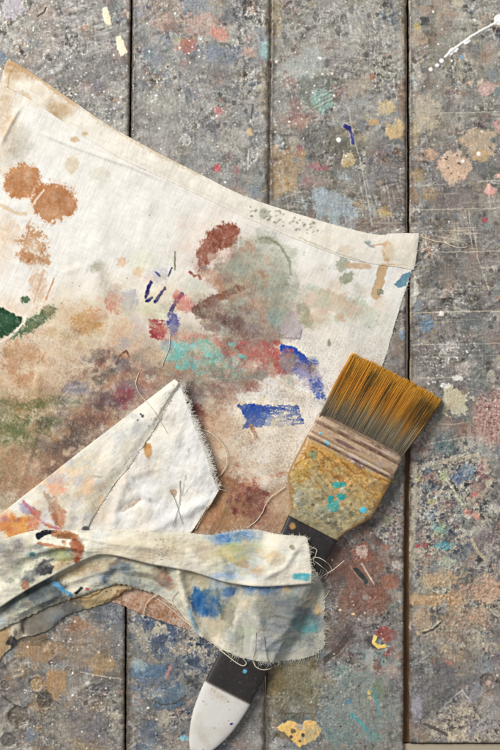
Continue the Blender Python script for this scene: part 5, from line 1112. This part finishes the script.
x0_, y0_ = coons([(-34, 600), (20, 590), (70, 575), (130, 570)], [(130, 570), (134, 585), (126, 592)], [(-34, 690), (-6, 666), (3, 655), (10, 648), (20, 638), (34, 635), (48, 630), (58, 621), (68, 614), (86, 609), (104, 603), (113, 600), (119, 594), (126, 592)], [(-34, 600), (-34, 690)], 260, 130, (0, 0, .8, 0), 810)
v0 = np.linspace(0, 1, 130)[:, None]
F = blur(dil(HT, 2), 3)
z0 = hs(F, x0_, y0_) * ss(1, .8, v0) + 1.2 + 2.6 * np.sin(np.pi * v0 * .95) ** .8 + .9 * fbm(x0_, y0_, 16, 3, 821) + creases(x0_, y0_, [([(22, 640), (26, 620), (38, 605)], 3, -1.6), ([(12, 648), (20, 615)], 5, 2), ([(70, 600), (95, 598), (108, 586)], 3, 1.4), ([(40, 628), (80, 606)], 5, 1.0)])
under = sheet('under_fold', x0_, y0_, np.maximum(z0, 1.0), L0, rag, thick=.9)

L1 = Canvas(-40, 540, 345, 690, 2.2, (206, 201, 184)); B = L1.blob; L1.wfreq = math.radians(12); L1.brk = .42
L1.c += (6 * fbm(L1.X, L1.Y, 25, 4, 831))[..., None]
for a in [(25, 600, 40, 14, (188, 184, 164), .7), (80, 580, 30, 16, (218, 210, 190), .6), (150, 572, 60, 14, (178, 182, 172), .8), (195, 590, 14, 22, (220, 202, 164), .8), (245, 612, 22, 34, (216, 208, 186), .8), (288, 616, 40, 36, (140, 143, 144), .88), (310, 640, 18, 14, (168, 164, 146), .6)]:
    B(*a[:4], a[4], a[5], soft=.6, warp=.5, ws=16)
B(14, 600, 14, 6, (92, 132, 184), .75, ang=-30, soft=.5); B(9, 612, 6, 6, (200, 166, 144), .7, soft=.5); B(0, 618, 9, 8, (156, 172, 180), .7, soft=.5); B(30, 594, 16, 8, (140, 140, 108), .7, ang=-25, soft=.5); B(46, 590, 20, 13, (80, 90, 94), .93, ang=-20, soft=.4, dry=.05); B(60, 596, 10, 6, (92, 98, 100), .8, soft=.5); B(28, 604, 5, 3, (110, 84, 70), .6)
L1.line([(54, 581), (60, 586), (66, 590), (72, 594)], 2.0, (92, 156, 194), .8, 1, 1, dry=.25); L1.line([(77, 592), (82, 587)], 1.6, (48, 46, 48), .9, .8, .8); B(88, 588, 1.8, 1.8, (180, 70, 66), .85); B(86, 580, 12, 8, (226, 218, 200), .7, soft=.5); B(95, 575, 10, 8, (170, 180, 184), .5, soft=.5)
L1.line([(106, 578), (112, 566), (120, 562), (127, 566), (128, 572)], 3.6, (96, 108, 128), .7, 3, 2); B(112, 576, 9, 8, (88, 106, 120), .8, soft=.5); B(118, 568, 14, 8, (120, 132, 142), .6, soft=.5); B(100, 566, 30, 5, (146, 116, 76), .75, ang=-16, soft=.5); B(75, 570, 20, 4, (140, 114, 76), .6, ang=-25, soft=.5)  # the last two tan streaks paint the shaded inside of the fold
B(150, 585, 14, 8, (150, 160, 152), .75, soft=.5); B(160, 571, 9, 4, (98, 68, 52), .88, ang=12, soft=.4); B(164, 579, 8, 6, (192, 124, 104), .85, ang=25, soft=.45, dry=.12); B(170, 586, 6, 4, (206, 170, 146), .7); B(140, 570, 16, 5, (156, 168, 160), .6, soft=.6)
B(207, 602, 17, 13, (36, 92, 152), .95, ang=25, soft=.45, warp=.4); B(214, 608, 9, 8, (26, 70, 124), .6, soft=.5); B(196, 612, 8, 6, (110, 144, 180), .6, soft=.6); B(228, 592, 8, 5, (46, 92, 156), .8, soft=.5, dry=.15); B(258, 587, 22, 6, (40, 84, 148), .85, soft=.5); B(240, 582, 30, 4, (170, 172, 172), .5); B(200, 576, 22, 6, (160, 146, 116), .6, soft=.6, ang=12)
L1.line([(180, 568), (180, 580), (184, 596), (192, 615), (200, 632)], 3.0, (226, 218, 196), .8, 2.5, 1.5); L1.line([(188, 606), (192, 618), (198, 630)], 2.0, (120, 160, 190), .55, 2, 1); B(228, 612, 6, 16, (128, 124, 104), .75, soft=.5, dry=.2); B(222, 630, 5, 10, (166, 156, 130), .6, soft=.5, dry=.2); B(215, 640, 18, 6, (222, 214, 196), .7, soft=.5); B(215, 622, 9, 6, (206, 186, 156), .6, soft=.5); B(254, 600, 10, 8, (214, 196, 160), .7, soft=.5)
B(287, 592, 6, 7, (212, 178, 132), .85, soft=.4, dry=.1); B(306, 599, 10, 8, (208, 190, 152), .85, soft=.4, dry=.1); B(318, 610, 4, 6, (214, 182, 132), .8, soft=.4); B(310, 588, 12, 5, (150, 150, 140), .6, soft=.5); B(306, 622, 15, 9, (78, 160, 164), .85, ang=15, soft=.5, dry=.12); B(300, 632, 12, 8, (120, 156, 156), .6, soft=.5); B(272, 645, 22, 8, (168, 178, 188), .7, soft=.5); B(255, 640, 14, 10, (196, 196, 184), .6, soft=.5); B(280, 605, 18, 14, (118, 122, 126), .6, soft=.5, dry=.25); B(295, 606, 20, 20, (150, 150, 144), .4, dry=.4); B(246, 630, 8, 8, (190, 200, 170), .6, soft=.5)
for k in range(26): L1.line([(random.uniform(255, 320), random.uniform(590, 645)), (random.uniform(255, 320), random.uniform(590, 645))], .3, (108, 110, 112), .25, .4, 1)
dabs(L1, 40, 285, 615, 40, 34, [(126, 130, 132), (150, 152, 146), (112, 118, 122), (170, 164, 144), (140, 156, 150)], 3, 10, 20, .5, 81)
dabs(L1, 30, 130, 575, 70, 12, [(160, 166, 156), (190, 182, 156), (130, 140, 140), (206, 194, 166)], 4, 10, -8, .45, 82)
dabs(L1, 26, 30, 600, 40, 14, [(110, 116, 112), (90, 98, 104), (180, 176, 150), (130, 140, 120)], 3, 9, -25, .5, 83)
dabs(L1, 24, 225, 610, 22, 32, [(150, 146, 122), (206, 190, 156), (120, 146, 170), (190, 186, 166)], 3, 8, 70, .45, 84)
crisp(L1, 7, .3); crisp(L1, 1.5, .12)
weave(L1, 12, 1.3, 841)
t1 = [(-34, 588), (0, 586), (40, 570), (90, 548), (160, 552), (230, 562), (312, 564)]
b1 = [(-34, 648), (-10, 634), (0, 629), (30, 615.5), (50, 606), (68, 599), (90, 592), (108, 586), (119, 583), (132, 586), (150, 592), (163, 598), (175, 606), (184, 617), (192, 629), (204, 638), (216, 645), (228, 651), (242, 656), (260, 659.5), (280, 661), (300, 659), (315, 654), (324, 647)]
r1 = [(312, 564), (318, 574), (323, 584), (325, 598), (324, 616), (325, 634), (324, 647)]
x1, y1 = coons(t1, r1, b1, [(-34, 588), (-34, 648)], 520, 200, (0, 1.8, 1.3, 0), 850)
F = blur(dil(HT, 3), 7)
v1 = np.linspace(0, 1, 200)[:, None]
z1 = hs(F, x1, y1) + 1.4 + 1.5 * fbm(x1, y1, 24, 3, 861) + .7 * fbm(x1, y1, 9, 3, 862) + 1.0 * np.abs(fbm(x1 * .7, y1 * 1.3, 16, 3, 866))
z1 += ss(195, 120, x1) * (3.5 * np.sin(np.pi * np.clip(v1 * 1.0, 0, 1)) ** .7)
z1 += 1.5 * creases(x1, y1, [([(178, 562), (180, 580), (186, 600), (196, 630), (212, 644)], 4.5, 4.2), ([(196, 575), (204, 600), (220, 640)], 6, -1.4), ([(222, 575), (232, 600), (236, 645)], 5, 2.0), ([(150, 565), (168, 585), (184, 606)], 5, 1.6), ([(270, 618), (288, 626), (262, 650)], 3, 1.0), ([(285, 590), (300, 640)], 9, 1.4), ([(0, 622), (50, 598), (100, 585)], 4, 1.8), ([(100, 575), (118, 560), (150, 570), (175, 580)], 5, 2.2), ([(85, 583), (110, 578), (140, 588)], 4, 1.2), ([(0, 603), (40, 585), (90, 566)], 5, -2.2), ([(255, 590), (262, 650)], 6, 1.2), ([(320, 580), (321, 640)], 5, -.8), ([(214, 580), (218, 610), (230, 648)], 3, 1.6), ([(244, 585), (248, 620), (246, 655)], 4, -1.4), ([(290, 598), (310, 612), (322, 614)], 3, 1.1), ([(262, 600), (275, 612), (300, 618)], 2.5, .9), ([(120, 573), (150, 578), (172, 592)], 3, -1.6), ([(20, 612), (60, 594)], 2.5, 1.2), ([(56, 585), (100, 571), (130, 564)], 3, 1.6)])
z1 = np.maximum(z1, hs(blur(dil(HT, 1), 1), x1, y1) + 1.0)
fold = sheet('crumpled_fold', x1, y1, z1, L1, rag, thick=.9)
fringe('frayed_edge', b1[13:], (0, 1), fold, 420, 1.2, 6.5, 863, .28, .5, cols=[(226, 220, 204), (190, 190, 182), (206, 198, 176), (170, 172, 170)], smooth=True)
fringe('frayed_edge', r1[1:], (1, 0), fold, 320, 1.2, 7, 864, .28, .5, cols=[(214, 204, 178), (190, 184, 164), (170, 168, 156)], smooth=True)
fringe('frayed_edge', b1[4:13], (0, 1), fold, 90, .5, 2.4, 865, .24, .4, cols=[(200, 184, 150), (150, 130, 100)], smooth=True)

L2 = Canvas(-40, 515, 330, 620, 2.2, (229, 222, 203)); B = L2.blob; L2.wfreq = math.radians(8); L2.brk = .42
L2.c += (4 * fbm(L2.X, L2.Y, 25, 4, 871))[..., None]
for a in [(25, 565, 45, 22, (206, 206, 182), .8), (120, 545, 40, 10, (232, 222, 198), .6), (170, 546, 26, 12, (222, 210, 182), .7), (240, 553, 30, 18, (212, 206, 178), .7), (285, 558, 24, 16, (232, 228, 218), .6), (0, 540, 12, 14, (160, 164, 150), .6)]:
    B(*a[:4], a[4], a[5], soft=.6, warp=.5, ws=14)
B(13, 550, 17, 9, (140, 128, 134), .8, ang=-15, soft=.5); B(20, 543, 4, 5, (120, 118, 124), .6, dry=.2); B(10, 553, 5, 4, (108, 104, 100), .6, soft=.5); B(34, 554, 7, 4, (112, 142, 136), .8, soft=.5); B(34, 553, 3, 2, (80, 104, 110), .7)
L2.line([(40, 535), (46, 531), (55, 529.5)], 3.0, (50, 52, 58), .92, 1, 1.2); L2.line([(40, 542), (58, 545), (76, 548), (84, 545)], 1.4, (186, 130, 100), .8, 1, 1, dry=.1); L2.line([(56, 533), (70, 533), (80, 539), (83, 547)], 3.4, (176, 120, 84), .75, 2, 1.5, dry=.2); B(66, 535, 8, 3, (128, 88, 58), .75, dry=.3); B(79, 551, 5, 8, (164, 88, 60), .85, dry=.45); B(76, 556, 4, 4, (150, 70, 50), .7, dry=.45); B(62, 553, 14, 7, (150, 152, 100), .85, ang=-5, soft=.45); B(72, 552, 6, 5, (160, 166, 150), .7); B(62, 563, 12, 4, (176, 128, 70), .6, ang=-25, soft=.5); B(56, 546, 6, 2, (206, 170, 130), .6); B(95, 538, 14, 9, (236, 230, 214), .8, soft=.4)
B(45, 567, 9, 7, (56, 56, 62), .93, ang=-15, soft=.3, dry=.1); L2.line([(44, 562), (54, 558)], 1.2, (60, 60, 62), .8); B(29, 576, 7, 6, (86, 88, 90), .85, soft=.45, ang=-35); B(27, 583, 4, 4, (180, 120, 90), .8, soft=.4); B(38, 571, 6, 4, (100, 98, 96), .7); B(20, 572, 12, 8, (214, 212, 190), .7, soft=.5)
for k in range(36): B(random.uniform(150, 178), random.uniform(536, 558), random.uniform(.5, 1.4), random.uniform(.4, 1), (150, 124, 90), .6)
B(205, 552, 12, 6, (184, 168, 148), .65, soft=.5, dry=.1); B(205, 545, 10, 4, (206, 184, 160), .5); B(100, 534, 8, 4, (210, 216, 210), .6); L2.line([(140, 551), (156, 556), (162, 553)], .6, (176, 156, 130), .5, .6, 1)
B(234, 536, 20, 7, (62, 116, 184), .9, soft=.5); B(222, 540, 9, 5, (90, 136, 190), .7, soft=.5); B(232, 550, 9, 7, (128, 172, 92), .8, soft=.5); B(238, 558, 12, 6, (176, 156, 92), .75, soft=.5, dry=.1); B(250, 549, 9, 7, (198, 190, 150), .7, soft=.5); B(256, 569, 7, 6, (200, 152, 104), .7, soft=.5); B(244, 563, 6, 4, (180, 124, 84), .55, dry=.3); B(262, 553, 6, 5, (206, 180, 138), .6); B(248, 576, 16, 4, (206, 216, 224), .6, soft=.5); B(224, 575, 14, 4, (132, 166, 206), .7, soft=.5); B(302, 575, 9, 4, (92, 178, 190), .85, soft=.35, dry=.1); B(292, 546, 3, 2.4, (156, 148, 128), .7, ang=40); B(270, 552, 12, 4, (222, 214, 190), .6)
dabs(L2, 30, 20, 560, 36, 20, [(150, 148, 140), (186, 184, 156), (170, 160, 150), (120, 124, 120), (200, 190, 160)], 3, 9, -20, .45, 85)
dabs(L2, 26, 245, 556, 36, 18, [(170, 180, 150), (200, 186, 140), (150, 170, 190), (206, 180, 146), (220, 214, 196)], 3, 9, 10, .45, 86)
dabs(L2, 24, 160, 546, 60, 13, [(216, 200, 168), (200, 184, 156), (226, 216, 192), (206, 190, 166)], 4, 10, 8, .4, 87)
dabs(L2, 14, 76, 545, 12, 14, [(150, 84, 60), (128, 84, 60), (180, 120, 90)], 1.5, 4, 30, .6, 88)
crisp(L2, 7, .3); crisp(L2, 1.5, .12)
weave(L2, 8, 1.1, 881)
t2 = [(-34, 548), (-10, 541), (8, 537), (24, 532), (40, 529), (60, 529.5), (90, 529.5), (110, 529), (128, 528), (150, 531.5), (180, 531), (200, 533.5), (215, 534), (235, 530), (255, 529), (272, 532.5), (290, 534), (303, 535), (307, 537)]
b2 = [(-34, 626), (-10, 611), (0, 605), (20, 592), (35, 583), (50, 575), (65, 567), (82, 558.5), (100, 552), (118, 553), (135, 557), (150, 561), (170, 564.5), (190, 568.5), (205, 573), (222, 578.5), (240, 582), (262, 583), (285, 582), (311, 580)]
r2 = [(307, 537), (309, 548), (310.5, 560), (311, 572), (311, 580)]
x2, y2 = coons(t2, r2, b2, [(-34, 548), (-34, 626)], 480, 130, (.4, .7, 0, 0), 890)
F = blur(dil(HT, 3), 7)
v2 = np.linspace(0, 1, 130)[:, None]; u2 = np.linspace(0, 1, 480)[None]
bul = np.interp(x2, [-30, 30, 70, 110, 200, 311], [7, 9, 9, 6, 5.5, 3.5])
z2 = hs(F, x2, y2) + 1.2 + bul * (.25 + .75 * np.sin(np.pi * np.clip(.08 + v2 * .72, 0, 1)) ** .8) + 1.3 * fbm(x2 * .5, y2, 18, 3, 901) + .5 * fbm(x2, y2, 7, 3, 902) + .9 * np.abs(fbm(x2 * .4, y2, 12, 3, 906))
z2 += 1.5 * creases(x2, y2, [([(60, 533), (110, 541), (170, 548)], 3, 1.2), ([(10, 560), (60, 546), (95, 545)], 3, 1.4), ([(215, 536), (228, 560), (236, 578)], 4, -1.0), ([(180, 533), (220, 556), (290, 574)], 5, 1.0), ([(30, 541), (60, 545), (100, 552)], 3, 1.5), ([(90, 540), (180, 552), (240, 570)], 7, 1.0), ([(298, 545), (285, 565), (262, 577)], 3, 1.2), ([(200, 540), (205, 566)], 6, -.6), ([(0, 575), (40, 556), (80, 548)], 5, -1.0), ([(0, 590), (40, 572)], 5, 1.0), ([(150, 535), (160, 560)], 8, .8), ([(262, 533), (300, 560)], 5, -.7)])
band = sheet('rolled_band', x2, y2, z2, L2, rag, curl=('bottom', 1.8), thick=.9)
fringe('frayed_edge', r2, (1, -.1), band, 110, .8, 4.5, 903, .28, .4, cols=[(226, 220, 206), (206, 198, 180)], smooth=True)
fringe('frayed_edge', t2[12:19], (0, -1), band, 170, .6, 4, 904, .26, .3, cols=[(230, 224, 210)], smooth=True)
fringe('frayed_edge', t2[3:12], (0, -1), band, 60, .4, 1.6, 905, .22, .3, cols=[(220, 206, 184)], smooth=True)

# ================================================================== loose threads
TH = [([(200, 429), (209, 432), (217, 438), (225, 448), (227, 462), (222, 473), (216, 477), (212, 475)], [.5, 2, 3, 3, 2, 1, .5], .55),
      ([(139, 373), (136, 382), (139, 393), (147, 402), (155, 411), (160, 420), (168, 433)], [.2, .3, .3, .3, .3, .3], .38),
      ([(180, 480), (180, 496), (178, 510), (173, 526)], [.2, .6, .6, .3], .34), ([(170, 490), (176, 502), (183, 524)], [.2, .5, .3], .3),
      ([(157, 594), (148, 601), (145, 608), (143.5, 617)], [.2, 2, 1.5, .3], .5), ([(158, 599), (168, 606), (180, 616), (194, 626)], [.2, 1.5, 1, .3], .5),
      ([(285, 487), (276, 493), (268, 500), (263, 511), (257, 520), (247, 528)], [1, 1.5, 1, .5, .5, .3], .5),
      ([(207, 506), (201, 517), (194, 528)], [.2, .5, .4], .5), ([(213, 500), (204, 514), (196, 529)], [.2, .5, .4], .4),
      ([(304, 539), (309, 545), (316, 548), (315, 554), (313, 559), (314, 564)], [.4, 2, 3, 2, 1, .5], .42),
      ([(312, 556), (320, 557), (328, 563), (333, 571)], [.4, 3, 4, 3], .4), ([(313, 559), (322, 566), (328, 573), (324, 579)], [.4, 2, 2, .4], .36), ([(320, 577), (332, 570), (344, 560)], [.5, 4, 6], .5),
      ([(220, 648), (229, 655), (237, 661), (244, 664), (246, 660), (241, 654)], [.3, 1, 1, 1.5, 1, .2], .55), ([(253, 659), (256, 665), (264, 668), (274, 666), (280, 663)], [.2, .8, 1, .8, .2], .5),
      ([(264, 634), (265, 645), (268, 660)], [.2, .4, .3], .36), ([(256, 630), (255, 645), (253, 655)], [.2, .4, .3], .3),
      ([(170, 334), (169, 348), (165, 358), (162, 367)], [.2, .3, .2], .36),
      ([(419, 236.5), (428, 239), (436, 241.5), (444, 242.5), (452, 246), (460, 248), (467, 247)], [.3, .4, .3, .3, .3, .3], .55),
      ([(196, 627), (206, 636), (218, 646), (232, 651)], [.4, .8, .6, .3], .4), ([(330, 590), (326, 596), (322, 600)], [.4, 1, .3], .34), ([(178, 590), (172, 600), (180, 614)], [.3, .6, .3], .3)]
for i, (p, zs, r) in enumerate(TH):
    dark = i in (2, 3, 15)
    thread(p, zs, r, rag, (150, 146, 140) if dark else (226, 214, 190))

# ================================================================== light and camera
w = bpy.data.worlds.new('World'); scene.world = w; w.use_nodes = True
w.node_tree.nodes['Background'].inputs['Color'].default_value = (.93, .96, 1, 1)
w.node_tree.nodes['Background'].inputs['Strength'].default_value = .31
ld = bpy.data.lights.new('window_light', 'AREA'); ld.shape = 'RECTANGLE'; ld.size = .9; ld.size_y = .9; ld.energy = 45.5; ld.color = (1, .983, .958)
lo = bpy.data.objects.new('window_light', ld); COL.objects.link(lo); lo.location = (-1.15, .95, 1.35)
from mathutils import Vector
lo.rotation_euler = (Vector((0, 0, 0)) - lo.location).to_track_quat('-Z', 'Y').to_euler()

Hc = 1900
cd = bpy.data.cameras.new('camera'); cam = bpy.data.objects.new('camera', cd); COL.objects.link(cam)
cam.location = (0, 0, Hc * PX); cam.rotation_euler = (0, 0, 0)
cd.sensor_fit = 'VERTICAL'; cd.sensor_height = 24; cd.lens = 24 * Hc / 750.0
cd.clip_start = .05; cd.clip_end = 50
scene.camera = cam
scene.view_settings.view_transform = 'Standard'; scene.view_settings.look = 'None'; scene.view_settings.exposure = 0; scene.view_settings.gamma = 1
scene.render.resolution_x = 683; scene.render.resolution_y = 1024
